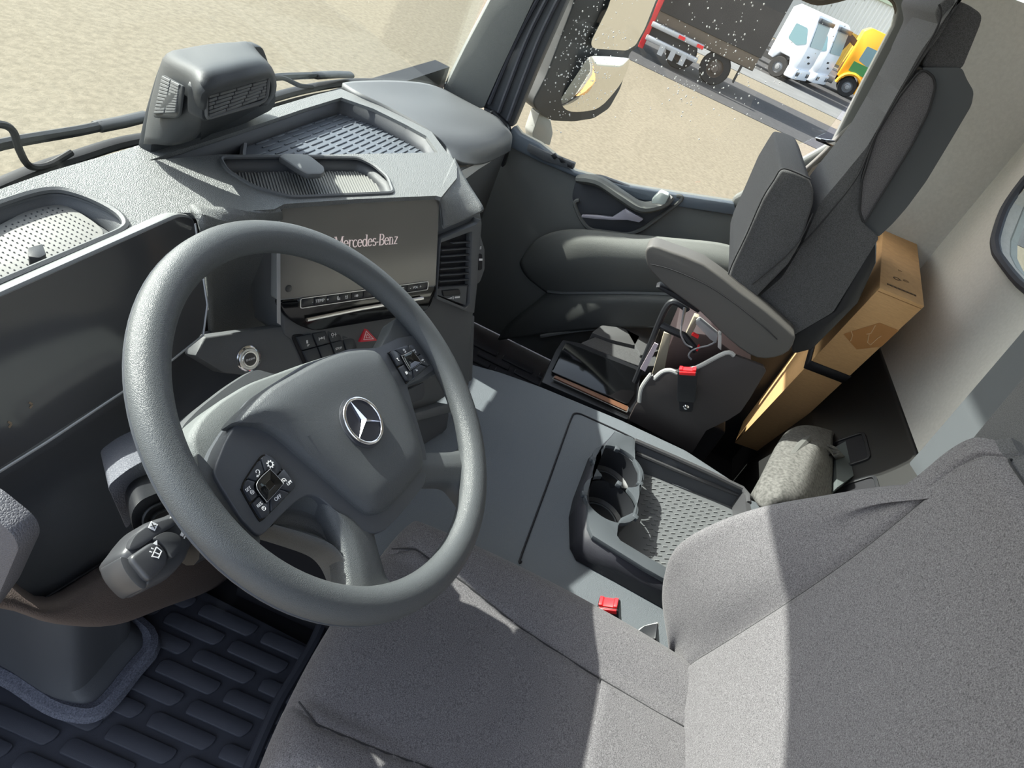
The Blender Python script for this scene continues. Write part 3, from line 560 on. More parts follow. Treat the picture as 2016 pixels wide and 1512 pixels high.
for q in [(0.965,0.489,0.727),(0.965,0.46,0.718),(0.965,0.433,0.699),(0.965,0.416,0.659),(0.965,0.409,0.628)]: obj('vent_rib', *box(q, (.03, .004, .016), rx=.4), PLF(), dash)
# ---- centre stack on the turned frame FS
S2 = lambda *a: a
st = [(-0.0004,-0.0152),(0.3114,-0.0159),(0.3232,-0.0569),(0.4149,-0.0355),(0.4239,-0.0585),(0.4283,-0.1768),(0.4262,-0.239),(0.4252,-0.271),(0.4376,-0.3979),(0.1475,-0.3205),(0.0126,-0.1992)]
obj('stack_body', *FS.pr(st, -.012, -.10), PLF(), dash, bevel=.004)
_A, _B = V([(-0.063,0.286,0.858)][0]), V([(0.126,0.329,0.858)][0]); _C, _D = V([(-0.0411,0.2664,0.802)][0]), V([(0.0437,0.231,0.826)][0])
_E, _G = V([(-0.0479,0.2783,0.8411)][0]), V([(0.075,0.277,0.846)][0]) * .5 + (_B + _D) * .25
rows = [[_A, (_A + _B) / 2, _B], [_E, (_E + _G) / 2 + V((0, -.002, .004)), _G], [_C + V((0, 0, .006)), (_C + _D) / 2 + V((0, -.001, .006)), _D + V((0, 0, .006))], [_C, (_C + _D) / 2, _D]]
obj('stack_shoulder', *grid(sgrid(rows, 4, 4)), PLA(), dash, solid=.006, off=0)
# display
dp_ = r2([(-0.0047,0.0014),(0.2929,0.0006),(0.3008,-0.1576),(-0.0089,-0.1353)], [.016, .012, .004, .004])
obj('centre_display', *FS.pr(dp_, -.012, .006), mat('display rim', (120, 122, 122), .3), dash, bevel=.002)
SCR = mat('screen glass', (98, 95, 91), .16, spec=.5)
scr = obj('screen', *FS.pr(ins2(dp_, .0025), .004, .0072), SCR, dash, label='dark screen showing a maker word in pale letters')
obj('film_edge', *FS.pr([(-0.0091,-0.01),(-0.0037,-0.0103),(-0.0057,-0.1722),(-0.0113,-0.168)], .0075, .0085), mat('clear film', (150, 150, 150), .1, spec=.6), dash)
obj('knob', *dome(FS.at(*[(0.0086,-0.1193)][0]), ring2(.006, 14), [(1, .006), (.8, .0085), (.02, .009)]), mat('dark knob', (56, 56, 57), .3), dash)
# maker word in a bracketed letterform
def letters(F, size, m, parent):
    """upright letters with serifs, drawn as bars and arcs on frame F; unit = cap height"""
    T, t, X = .125, .05, .68
    def bar(a, b, w): 
        a, b = v2(a), v2(b); d = (b - a).normalized(); s = V((-d.y, d.x, 0)) * w / 2; return [[a - s, b - s, b + s, a + s]]
    def arc(c, rx, ry, a0, a1, w0, w1, k=14):
        q = []
        for i in range(k):
            def pt(i, o):
                s = i / k; a = R(a0 + (a1 - a0) * s); w = w0 + (w1 - w0) * abs(math.cos(a)); return V((c[0] + (rx + o * w / 2) * math.cos(a), c[1] + (ry + o * w / 2) * math.sin(a), 0))
            q.append([pt(i, -1), pt(i + 1, -1), pt(i + 1, 1), pt(i, 1)])
        return q
    def ser(x, y, w=.26): return bar((x - w / 2, y), (x + w / 2, y), .045)
    def M(): return bar((.14, 0), (.14, 1), t) + bar((.16, 1), (.46, .02), T) + bar((.46, .02), (.78, 1), t) + bar((.80, 0), (.80, 1), T) + ser(.14, .02) + ser(.80, .02, .3) + ser(.1, .98, .2) + ser(.84, .98, .22), .98
    def e(): return arc((.27, .33), .21, .31, 0, 320, t, T) + bar((.08, .36), (.47, .36), .05), .56
    def r(): return bar((.13, 0), (.13, X), T * .85) + ser(.13, .02) + ser(.07, X - .02, .14) + arc((.33, .42), .2, .22, 60, 150, t, t) + bar((.36, .60), (.44, .60), .11), .46
    def c(): return arc((.27, .33), .21, .31, 45, 320, t, T), .52
    def d(): return arc((.25, .33), .20, .31, 0, 360, t, T) + bar((.45, 0), (.45, 1.02), T * .85) + ser(.38, 1.0, .14) + ser(.52, .02, .14), .60
    def s(): return arc((.22, .50), .14, .15, 30, 270, t, .12) + arc((.22, .18), .15, .16, 90, -150, t, .12), .44
    def hy(): return bar((.03, .30), (.25, .30), .08), .30
    def B(): return bar((.14, 0), (.14, 1), T) + arc((.30, .74), .22, .23, -90, 90, t, T) + arc((.32, .26), .26, .24, -90, 90, t, T) + bar((.05, .98), (.32, .98), .05) + bar((.1, .5), (.32, .5), .05) + bar((.05, .02), (.34, .02), .05), .66
    def n(): return bar((.12, 0), (.12, X), T * .85) + arc((.27, .45), .15, .2, 0, 160, t, t) + bar((.43, 0), (.43, .46), T * .85) + ser(.12, .02) + ser(.43, .02) + ser(.06, X - .02, .14), .60
    def z(): return bar((.06, X - .03), (.42, X - .03), .06) + bar((.06, .03), (.42, .03), .06) + bar((.39, X - .04), (.09, .04), T * .8), .50
    x = 0; al = dict(M=M, e=e, r=r, c=c, d=d, s=s, B=B, n=n, z=z); al['-'] = hy
    for ch in 'Mercedes-Benz':
        qs, adv = al[ch]()
        obj('letter', *cat_geo(*[prism([F((x + p.x) * size, p.y * size, 0) for p in q], F.n * .0004) for q in qs]), m, parent, smooth=False)
        x += adv * .93
    return x
wa, wb = [v2(p) for p in [(0.0844,-0.0685),(0.2069,-0.072)]]
wdir = (wb - wa).normalized(); wang = math.atan2(wdir.y, wdir.x)
wsz = (wb - wa).length / 6.82
letters(FS.at(wa.x, wa.y, .0073, wang), wsz, mat('screen letters', (206, 190, 188), .5, emit=.25), scr)
# button bar under the display
cbp = r2([(-0.0061,-0.1364),(0.3075,-0.1573),(0.2922,-0.1978),(0.2688,-0.2043),(0.055,-0.1954),(0.0242,-0.1795),(0.0049,-0.1616)], .012)
obj('control_bar', *FS.pr(cbp, -.012, .004), GLS(), dash, bevel=.003)
b0, b1, b2, b3 = [v2(p) for p in [(0.0202,-0.1393),(0.2756,-0.1397),(0.28,-0.1606),(0.0261,-0.1529)]]
BF = FS.at(b3.x, b3.y, .004, math.atan2((b2 - b3).y, (b2 - b3).x)); bl, bh = (b2 - b3).length, .0165
rl = r2([(0, 0), (bl, 0), (bl, bh), (0, bh)], .004)
obj('bar_frame', *BF.pr(rl, 0, .005, [ins2(rl, .0016)]), SIL(), dash, bevel=.0006)
nb = 11
for i in range(nb):
    x0 = .002 + (bl - .004) * i / nb; x1 = .002 + (bl - .004) * (i + 1) / nb - .0006
    kb = obj('bar_button', *BF.pr([(x0, .002), (x1, .002), (x1, bh - .002), (x0, bh - .002)], 0, .004), mat('dark key', (40, 42, 46), .3), dash, bevel=.0008)
def bx2(fr, s, size, at, par): return word('lettering', s, fr.at(at[0], at[1], .0042), size, WHT(), par)
tw = bl / 257.0
bx2(BF, '-', .007, (bl * .085, bh / 2), dash); bx2(BF, 'TEMP', .0068, (bl * .135, bh / 2), dash); bx2(BF, '+', .007, (bl * .19, bh / 2), dash)
bx2(BF, '-', .007, (bl * .84, bh / 2), dash); bx2(BF, 'VOL', .0062, (bl * .885, bh / 2), dash); bx2(BF, '+', .007, (bl * .93, bh / 2), dash)
def icon(name, F, polys, par, m=None, h=.0004): return obj(name, *cat_geo(*[prism([F(p[0], p[1], 0) for p in q], F.n * h) for q in polys]), m or WHT(), par, smooth=False)
def rect(x, y, w, h): return [(x - w / 2, y - h / 2), (x + w / 2, y - h / 2), (x + w / 2, y + h / 2), (x - w / 2, y + h / 2)]
def ringp(r0, r1, k=14, c=(0, 0), a0=0, a1=360):
    f = lambda r, i: (c[0] + r * math.cos(R(a0 + (a1 - a0) * i / k)), c[1] + r * math.sin(R(a0 + (a1 - a0) * i / k)))
    return [[f(r0, i), f(r0, i + 1), f(r1, i + 1), f(r1, i)] for i in range(k)]
e_ = .001
icon('seat_symbol', BF.at(bl * .265, bh / 2, .0042), [rect(-.001, .001, .0022, .005), rect(.001, -.002, .005, .0018), rect(.0025, -.0005, .001, .003)], dash)
icon('air_symbol', BF.at(bl * .325, bh / 2, .0042), [rect(-.002, .001, .0006, .003), rect(-.0008, .001, .0006, .003), rect(.0015, 0, .001, .0055), rect(0, -.0022, .004, .0008)], dash)
icon('lamp_symbol', BF.at(bl * .40, bh / 2, .0042), [ring2(.0022, 10, (.001, 0))] + [rect(-.0028, k * .0014, .002, .0005) for k in (-1, 0, 1)], dash)
icon('note_symbol', BF.at(bl * .775, bh / 2, .0042), [rect(-.0015, 0, .0005, .005), rect(.002, .0005, .0005, .005), rect(.0002, .0027, .004, .0012), ring2(.0011, 8, (-.0022, -.0022)), ring2(.0011, 8, (.0013, -.0018))], dash)
obj('silver_bar', *tube([(-0.2944,0.3553,0.6883),(-0.2152,0.3146,0.6894),(-0.0893,0.2481,0.6871)], .0034, 8), SIL(), dash)
# vent on the stack's right
vo_ = r2([(0.3041,-0.0728),(0.3904,-0.0524),(0.3983,-0.0438),(0.408,-0.1693),(0.4082,-0.2264),(0.3877,-0.2188),(0.3052,-0.1816)], .003)
vi_ = r2([(0.303,-0.0793),(0.3798,-0.065),(0.3933,-0.2048),(0.3819,-0.2111),(0.3065,-0.1764)], .004)
vf = obj('vent_frame', *FS.pr(vo_, -.012, .006, [vi_]), PLF(), dash, bevel=.002)
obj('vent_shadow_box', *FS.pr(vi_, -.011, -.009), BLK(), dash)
vq = [v2(p) for p in [(0.312,-0.0822),(0.3855,-0.085),(0.3902,-0.1746),(0.3142,-0.1676)]]
for k in range(8):
    t = k / 7.5; l, r = vq[0] + (vq[3] - vq[0]) * t, vq[1] + (vq[2] - vq[1]) * t; d = (vq[3] - vq[0]).normalized() * .0026
    if k == 0: l = l + (r - l) * .35
    obj('vent_slat', *prism([FS(p.x, p.y, -.006) for p in (l, r, r + d, l + d)], FS.n * .008), PLD(), dash, bevel=.0006, seg=1)
obj('vent_lower_panel', *FS.pr(r2([(0.3108,-0.1646),(0.3863,-0.1704),(0.3876,-0.2088),(0.3108,-0.1761)], .002), -.008, .001), PLF(), dash)
obj('vent_slider', *FS.pr(r2([(0.3193,-0.1688),(0.362,-0.1721),(0.3659,-0.1815),(0.3621,-0.1829),(0.3231,-0.1799)], .002), .001, .006), PLB(), dash, bevel=.001)
icon('slider_mark', FS.at(0, 0, .0012), [[(0.3363,-0.1874),(0.3478,-0.1862),(0.3481,-0.1892)], [(0.3501,-0.1846),(0.3521,-0.1849),(0.3529,-0.191),(0.3509,-0.1906)], [(0.3556,-0.1864),(0.3689,-0.1875),(0.3693,-0.1905),(0.356,-0.1895)]], dash)
obj('thumbwheel_pod', *FS.pr(r2([(0.3931,-0.0526),(0.4122,-0.0897),(0.4196,-0.1019),(0.426,-0.1417),(0.4172,-0.1655),(0.408,-0.1693)], .004), -.03, .004), PLF(), dash, bevel=.003)
obj('thumbwheel', *FS.pr(r2([(0.4037,-0.1094),(0.412,-0.1102),(0.4167,-0.14),(0.4073,-0.1418)], .003), .002, .007), BLK(), dash, bevel=.001)
icon('wheel_mark', FS.at(0, 0, .0072), [[(0.404,-0.1178),(0.413,-0.1188),(0.4136,-0.1227),(0.4046,-0.1218)]], dash)
am = [(0.4077,-0.0987)][0]
icon('airflow_mark', FS.at(am[0], am[1], .0045), [rect(0, -.002 + k * .0014, .004, .0006) for k in range(4)], dash)
# ---- lower stack: switches, start button, shelf, cup pocket
LN = V((-.30, -.80, .52)).normalized(); LU = V((.9, -.38, 0)); LU = (LU - LN * LU.dot(LN)).normalized(); LV = LN.cross(LU)
FL = Fr([(-0.3171,0.3759,0.6699)][0], LU, LV, LN)
def l2(*ps): return ps
lp = [(-0.42,0.436,0.681),(-0.292,0.378,0.665),(-0.175,0.328,0.656),(-0.005,0.252,0.638),(0.102,0.179,0.587),(0.05,0.126,0.476),(-0.143,0.19,0.462),(-0.231,0.283,0.555),(-0.417,0.403,0.633),(-0.442,0.433,0.663)]
obj('lower_panel', *prism(lp, -LN * .03), PLF(), dash, bevel=.003)
def lpt(*px): return px
sw0 = [V(p) for p in [(-0.298,0.37,0.651),(-0.116,0.293,0.637),(-0.12,0.275,0.606),(-0.295,0.343,0.61)]]
o_ = sw0[0]
def on_l(a, b): # bilinear over the switch block: a across, b down
    return (sw0[0] * (1 - a) + sw0[1] * a) * (1 - b) + (sw0[3] * (1 - a) + sw0[2] * a) * b
obj('switch_bezel', *prism(rnd([on_l(-.02, -.06), on_l(1.03, -.06), on_l(1.03, 1.2), on_l(-.02, 1.08)], .006), LN * .004), BLK(), dash, bevel=.001)
colx = [0.0, .15, .29, .42, .55, .88, 1.0]
for i in range(6):
    a0, a1 = colx[i] + .008, colx[i + 1] - .006
    for j, (q0, q1) in enumerate(((.02, .5), (.53, 1.02))):
        if i == 4 and j == 1: continue
        k = obj('switch', *prism([on_l(a0, q0), on_l(a1, q0), on_l(a1, q1), on_l(a0, q1)], LN * .008), mat('switch cap', (52, 56, 62), .4, spec=.4), dash, bevel=.0012)
SF = lambda a, b: Fr(on_l(a, b) + LN * .0082, (sw0[1] - sw0[0]).normalized(), LN.cross((sw0[1] - sw0[0]).normalized()), LN)
icon('door_symbol', SF(.075, .3), [rect(-.0005, .002, .003, .005), rect(.001, -.003, .004, .001), rect(0, -.0046, .003, .0008)], dash)
icon('axle_symbol', SF(.22, .26), [rect(0, 0, .010, .0012), rect(-.005, 0, .0012, .005), rect(.005, 0, .0012, .005), rect(0, .0006, .003, .003)], dash)
icon('level_symbol', SF(.35, .24), ringp(.0018, .0026, 12, (-.003, .001)) + [rect(.003, 0, .005, .0008), rect(.003, 0, .0008, .006), rect(-.003, -.003, .002, .001)], dash)
word('lettering', 'STOP', SF(.35, .80), .0055, WHT(), dash)
hz = [V(p) + LN * .008 for p in [(-0.176,0.315,0.635),(-0.16,0.292,0.609),(-0.195,0.309,0.616)]]
hzb = obj('hazard_button', *prism(rnd(hz, .002), LN * .006), mat('hazard red', (196, 34, 56), .35), dash, bevel=.0015, label='red hazard warning button')
hc = sum(hz, V()) / 3
for s0, s1 in ((.62, .48), (.30, .18)):
    t0 = [hc + (p - hc) * s0 + LN * .0061 for p in hz]; t1 = [hc + (p - hc) * s1 + LN * .0061 for p in hz]
    obj('triangle_mark', *prism(t0, LN * .0004, [t1]), mat('pink print', (236, 190, 196), .5), hzb, smooth=False)
SBc = V([(-0.376,0.393,0.64)][0]); SBF = Fr(SBc, LU, LV, LN)
for k, (r, h, m) in enumerate(((.0195, .003, CHR()), (.0165, .004, SIL()), (.0125, .005, CHR()), (.0100, .006, mat('start cap', (60, 60, 62), .3)))):
    obj('start_ring' if k < 3 else 'start_button', *dome(SBF, ring2(r, 28), [(1, 0), (1, h * .7), (.93, h), (.02, h)]), m, dash)
word('lettering', 'ENGINE', SBF.at(0, 0, .0061), .0042, WHT(), dash)
# front face between cluster and stack, and below
rows = [[(-0.428,0.469,0.859),(-0.408,0.451,0.859),(-0.371,0.435,0.859),(-0.32,0.418,0.859)],
        [(-0.448,0.445,0.865),(-0.413,0.44,0.853),(-0.36,0.432,0.843),(-0.302,0.425,0.836)],
        [(-0.399,0.47,0.803),(-0.357,0.465,0.79),(-0.313,0.455,0.782),(-0.263,0.44,0.784)],
        [(-0.35,0.49,0.707),(-0.313,0.485,0.692),(-0.26,0.475,0.674),(-0.219,0.445,0.67)],
        [(-0.311,0.5,0.582),(-0.272,0.49,0.574),(-0.196,0.48,0.547),(-0.125,0.46,0.529)]]
obj('dash_front', *grid(sgrid(rows, 4, 5)), PLA(), dash, solid=.01, off=1)
# cluster display
kp = r2([(-0.175,-0.0016),(0.1465,0.001),(0.1659,-0.0084),(0.1688,-0.0192),(0.1509,-0.1267),(0.1268,-0.1522),(0.0643,-0.1562),(-0.0011,-0.154),(-0.1552,-0.1495),(-0.2439,-0.1445)], .012)
obj('cluster_display', *FK.pr(kp, -.02, .0), mat('display rim', (120, 122, 122), .3), dash, bevel=.003)
obj('cluster_screen', *FK.pr(ins2(kp, .004), -.001, .0012), mat('cluster glass', (64, 64, 65), .12, spec=.55), dash)
obj('cluster_film', *tube([(-0.435,0.4562,0.8523),(-0.4432,0.4373,0.8078),(-0.4518,0.4176,0.7612),(-0.4727,0.4049,0.7313),(-0.5345,0.4032,0.7271),(-0.6023,0.404,0.7291),(-0.7079,0.4045,0.7303),(-0.8036,0.4062,0.7343)], .0014, 6), mat('clear film', (150, 150, 150), .1, spec=.6), dash)
for p, c in zip([(-0.1055,-0.1097),(-0.1303,-0.1153)], ('warning_symbol', 'key_symbol')):
    icon(c, FK.at(p[0], p[1], .0014, .5), [rect(0, 0, .004, .002), rect(.002, .002, .002, .004)], dash, mat('dim amber', (120, 104, 84), .6))
# knee area under the cluster
rows = [[(-0.769,0.47,0.639),(-0.698,0.475,0.631),(-0.633,0.475,0.627),(-0.515,0.475,0.623),(-0.437,0.475,0.621),(-0.335,0.485,0.607),(-0.258,0.48,0.568)],
        [(-0.753,0.5,0.559),(-0.656,0.5,0.525),(-0.58,0.5,0.513),(-0.448,0.51,0.484),(-0.356,0.52,0.464),(-0.269,0.51,0.48),(-0.16,0.48,0.465)],
        [(-0.773,0.48,0.543),(-0.665,0.48,0.475),(-0.586,0.48,0.465),(-0.458,0.49,0.403),(-0.362,0.5,0.386),(-0.255,0.5,0.391),(-0.048,0.48,0.313)],
        [(-0.798,0.45,0.554),(-0.695,0.43,0.431),(-0.607,0.43,0.388),(-0.517,0.43,0.346),(-0.389,0.44,0.268),(-0.264,0.45,0.21),(0.024,0.45,0.048)]]
obj('knee_panel', *grid(sgrid(rows, 4, 4)), PLD(), dash, solid=.01, off=1)
rows = [[(-0.816,0.42,0.619),(-0.758,0.42,0.562),(-0.705,0.42,0.449),(-0.605,0.42,0.405),(-0.467,0.43,0.291),(-0.204,0.45,0.069),(0.402,0.46,-0.51)],
        [(-0.842,0.385,0.66),(-0.792,0.38,0.611),(-0.743,0.375,0.521),(-0.647,0.38,0.455),(-0.509,0.39,0.322),(-0.245,0.41,0.074),(0.318,0.42,-0.474)],
        [(-0.854,0.37,0.67),(-0.806,0.365,0.62),(-0.751,0.36,0.523),(-0.66,0.365,0.427),(-0.519,0.375,0.285),(-0.261,0.395,0.042),(0.326,0.41,-0.542)],
        [(-0.842,0.39,0.621),(-0.795,0.38,0.582),(-0.738,0.375,0.474),(-0.646,0.375,0.339),(-0.509,0.39,0.184),(-0.249,0.41,-0.09),(0.425,0.43,-0.708)],
        [(-0.782,0.48,0.478),(-0.722,0.47,0.415),(-0.646,0.47,0.269),(-0.531,0.47,0.102),(-0.388,0.47,-0.037),(-0.107,0.48,-0.312),(0.592,0.48,-0.916)]]
obj('knee_bolster', *grid(sgrid(rows, 4, 5)), mat('warm grained plastic', (92, 82, 78), .5, grain=.5, gscale=420, spec=.4), dash, solid=.006, off=1)
obj('bolster_joint', *tube([(-0.709,0.417,0.455),(-0.664,0.417,0.436),(-0.611,0.417,0.414),(-0.596,0.417,0.384),(-0.57,0.42,0.33)], .0015, 6), BLK(), dash)
# raised collar block the stalk comes out of
cbk = [(-0.75,0.3,0.778),(-0.727,0.3,0.778),(-0.699,0.3,0.77),(-0.668,0.3,0.714),(-0.652,0.3,0.661),(-0.688,0.3,0.685),(-0.716,0.3,0.696),(-0.724,0.3,0.688),(-0.739,0.3,0.741)]
obj('column_side_block', *prism(rnd(cbk, .008), (.07, .07, -.06)), mat('slate column block', (88, 90, 98), .5, grain=.45, gscale=420), dash, bevel=.008, seg=3)
obj('stalk_collar', *prism(rnd([(-0.764,0.265,0.779),(-0.754,0.265,0.787),(-0.717,0.265,0.767),(-0.682,0.265,0.715),(-0.658,0.265,0.645),(-0.641,0.265,0.583),(-0.668,0.265,0.595),(-0.732,0.265,0.693),(-0.76,0.265,0.751)], .012), (.06, .06, -.05)), PLB(), dash, bevel=.004)
for s in (.72, .5):
    q = [(-0.767,0.263,0.783),(-0.756,0.263,0.791),(-0.72,0.263,0.771),(-0.685,0.263,0.72),(-0.662,0.263,0.65),(-0.645,0.263,0.589),(-0.671,0.263,0.6),(-0.735,0.263,0.698),(-0.762,0.263,0.755)]; c = sum((V(p) for p in q), V()) / len(q)
    obj('collar_ring', *tube([c + (V(p) - c) * s for p in rnd(q, .012)], .0012, 6, True), PLF(), dash)
# left end panel
obj('end_panel', *prism(rnd([(-0.82,0.358,0.82),(-0.82,0.331,0.822),(-0.82,0.301,0.809),(-0.82,0.297,0.794),(-0.82,0.322,0.712),(-0.82,0.348,0.648),(-0.82,0.387,0.582)], .008), (-.02, 0, 0)), mat('grained side panel', (84, 84, 90), .55, grain=.4, gscale=420), dash, bevel=.005)
# small lidded shelf and pocket seen through the right of the wheel
cp_ = V([(-0.003,0.184,0.534)][0]); ccF = Fr(cp_ + LN * .001, LU, LV, LN)
obj('cup_pocket', *ccF.pr([(x * .62, y * 1.15) for x, y in ring2(.05, 28)], 0, .003), BLK(), dash)
obj('cup_pocket_rim', *tube([ccF(x * .62, y * 1.15, .003) for x, y in ring2(.052, 28)], .004, 6, True), PLD(), dash)
obj('lower_lid', *prism(rnd([(-0.147,0.216,0.523),(-0.093,0.196,0.524),(-0.099,0.186,0.504),(-0.109,0.185,0.498),(-0.137,0.197,0.5)], .004), LN * .004), PLD(), dash, bevel=.002)
obj('lower_shelf', *prism([(-0.164,0.189,0.493),(-0.063,0.142,0.479),(-0.052,0.132,0.47),(-0.056,0.127,0.46),(-0.146,0.171,0.476)], -LN * .05), PLF(), dash, bevel=.003)
obj('lower_housing', *prism(rnd([(-0.114,0.184,0.454),(-0.025,0.136,0.431),(-0.044,0.125,0.404),(-0.089,0.14,0.401),(-0.118,0.149,0.398),(-0.128,0.168,0.422)], .006), -LN * .08), PLD(), dash, bevel=.006)
# ---------------------------------------------------------------- sensor housing at the windscreen
sx = thing('sensor_housing', 'black vented sensor housing standing on the dash against the windscreen', 'sensor housing', (-.2, .58, .86))
bk = [(-0.348,0.61,0.856),(-0.335,0.61,0.908),(-0.318,0.61,0.954),(-0.307,0.61,0.972),(-0.28,0.61,0.978),(-0.219,0.61,0.979),(-0.16,0.61,0.978),(-0.121,0.61,0.976),(-0.11,0.61,0.966),(-0.072,0.61,0.917),(-0.057,0.61,0.882),(-0.066,0.61,0.868),(-0.114,0.61,0.862),(-0.266,0.61,0.84),(-0.297,0.61,0.84)]
SHM = mat('sensor black', (50, 53, 56), .5, grain=.15, gscale=900, spec=.35)
obj('back_plate', *prism(rnd(bk, .012), (0, -.02, 0)), SHM, sx, bevel=.004)
rows = [[(-0.353,0.59,0.873),(-0.346,0.59,0.919),(-0.333,0.59,0.962),(-0.322,0.59,0.981),(-0.292,0.59,0.984),(-0.241,0.59,0.985),(-0.19,0.59,0.983),(-0.153,0.59,0.979),(-0.12,0.59,0.947),(-0.102,0.59,0.913),(-0.112,0.59,0.886)],
        [(-0.369,0.57,0.886),(-0.367,0.565,0.927),(-0.36,0.56,0.972),(-0.364,0.55,0.995),(-0.341,0.545,0.999),(-0.302,0.54,1.004),(-0.261,0.54,1.003),(-0.206,0.55,0.991),(-0.154,0.555,0.959),(-0.139,0.555,0.932),(-0.124,0.57,0.901)],
        [(-0.374,0.545,0.9),(-0.383,0.53,0.933),(-0.394,0.51,0.983),(-0.406,0.495,1.009),(-0.4,0.485,1.017),(-0.368,0.485,1.018),(-0.33,0.485,1.019),(-0.284,0.49,1.013),(-0.24,0.5,0.988),(-0.231,0.5,0.964),(-0.214,0.52,0.935)],
        [(-0.36,0.535,0.906),(-0.37,0.51,0.936),(-0.411,0.48,0.984),(-0.423,0.472,1.005),(-0.413,0.47,1.01),(-0.379,0.47,1.012),(-0.341,0.47,1.013),(-0.301,0.475,1.01),(-0.276,0.48,0.997),(-0.263,0.485,0.973),(-0.262,0.495,0.955)],
        [(-0.341,0.535,0.907),(-0.363,0.51,0.938),(-0.406,0.478,0.979),(-0.418,0.47,1),(-0.408,0.469,1.002),(-0.377,0.469,1.003),(-0.34,0.469,1.005),(-0.305,0.473,1.004),(-0.284,0.478,0.994),(-0.273,0.483,0.974),(-0.271,0.495,0.955)]]
obj('shell', *grid(sgrid(rows, 3, 4)), SHM, sx, solid=.004, off=1)
fp = [(-0.413,0.474,1.002),(-0.292,0.474,1.004),(-0.29,0.474,0.977),(-0.298,0.474,0.972),(-0.408,0.474,0.97)]
obj('front_face', *prism(rnd([(-0.417,0.475,1.005),(-0.285,0.475,1.004),(-0.281,0.475,0.974),(-0.297,0.475,0.967),(-0.412,0.475,0.966)], .008), (0, .02, 0)), SHM, sx, bevel=.003)
obj('underside', *prism([(-0.409,0.477,0.965),(-0.272,0.49,0.956),(-0.164,0.56,0.901),(-0.289,0.56,0.879)], (0, 0, .012)), SHM, sx)
for k in range(7):
    a, c = (k + .5) / 7, 0
    l0, l1, r0, r1 = V(fp[0]), V(fp[4]), V(fp[1]), V(fp[2])
    L_, R_ = l0 + (l1 - l0) * a, r0 + (r1 - r0) * a
    cuts = [.03] + [c_ for c_ in [(.22 + .26 * q - .03 * k) for q in range(4)] if .08 < c_ < .93] + [.97]
    for c0_, c1_ in zip(cuts, cuts[1:]):
        p, s = L_ + (R_ - L_) * (c0_ + .008), L_ + (R_ - L_) * (c1_ - .008)
        d = V((0, 0, .0019)); obj('vent_slot', *prism([p + d, s + d, s - d, p - d], (0, -.0022, 0)), PLF(), sx, bevel=.0008, seg=1)
obj('vent_rim', *tube([V(p) + V((0, -.001, 0)) for p in rnd(fp, .006)], .0022, 6, True), PLF(), sx)
sp = [V(p) for p in [(-0.373,0.555,0.98),(-0.416,0.496,0.998),(-0.401,0.509,0.957),(-0.394,0.519,0.947),(-0.378,0.561,0.926)]]
sn_ = (sp[1] - sp[0]).cross(sp[4] - sp[0]).normalized(); sn_ = sn_ if sn_.x < 0 else -sn_
obj('side_panel', *prism(rnd(sp, .006), sn_ * .003), SHM, sx, bevel=.001)
for k in range(11):
    a = (k + .7) / 12; L_, R_ = sp[0] + (sp[4] - sp[0]) * a, sp[1] + (sp[2] - sp[1]) * a
    for q in range(2):
        p, s = L_ + (R_ - L_) * (.08 + .44 * q), L_ + (R_ - L_) * (.48 + .42 * q); d = (sp[4] - sp[0]).normalized() * .0018
        obj('side_slot', *prism([p - d + sn_ * .003, s - d + sn_ * .003, s + d + sn_ * .003, p + d + sn_ * .003], sn_ * .002), PLF(), sx, bevel=.0006, seg=1)

# ---------------------------------------------------------------- steering wheel
WL = mat('wheel leatherette', (74, 77, 79), .42, grain=.28, gscale=760, spec=.5)
WSM = mat('wheel smooth plastic', (70, 73, 78), .42, grain=.12, gscale=900, spec=.45)
sw = thing('steering_wheel', 'dark grey steering wheel with chrome three-pointed star and button pads', 'steering wheel', tuple(FW.o))
RM, NR, NT = .2105, 112, 18
rows = []
for i in range(NR):
    a = 2 * math.pi * i / NR; row = []
    for k in range(NT):
        t = 2 * math.pi * k / NT; rr = RM + .0185 * math.cos(t); row.append(FW(rr * math.cos(a), rr * math.sin(a), .0165 * math.sin(t)))
    rows.append(row)
obj('rim', *grid(rows, cu=True, cv=True), WL, sw)
obj('rim_seam', *tube([FW(.2285 * math.cos(2 * math.pi * i / 96), .2285 * math.sin(2 * math.pi * i / 96), -.004) for i in range(96)], .0012, 6, True), WSM, sw)
fp = [(-0.1139,0.0645),(-0.1367,0.059),(-0.1625,0.0487),(-0.1692,0.0445),(-0.1736,0.0282),(-0.1799,-0.0002),(-0.1797,-0.0218),(-0.1724,-0.0249),(-0.153,-0.025),(-0.1226,-0.028),(-0.108,-0.0327),(-0.1004,-0.0427),(-0.0954,-0.0719),(-0.0906,-0.0974),(-0.0812,-0.1123),(-0.067,-0.1229),(-0.033,-0.1291),(0.0261,-0.1354),(0.0525,-0.1259),(0.0713,-0.109),(0.1009,-0.0665),(0.119,-0.0413),(0.1522,-0.0517),(0.1852,-0.0577),(0.2018,-0.0556),(0.2148,-0.0419),(0.2195,-0.0252),(0.204,-0.0078),(0.1657,0.0085),(0.1207,0.0179),(0.0785,0.0408),(0.0044,0.0629),(-0.062,0.071)]
fp = r2(fp, .006, 3)
obj('spoke_frame', *FW.pr(fp, -.040, -.006), WSM, sw, bevel=.004, sharp=50)
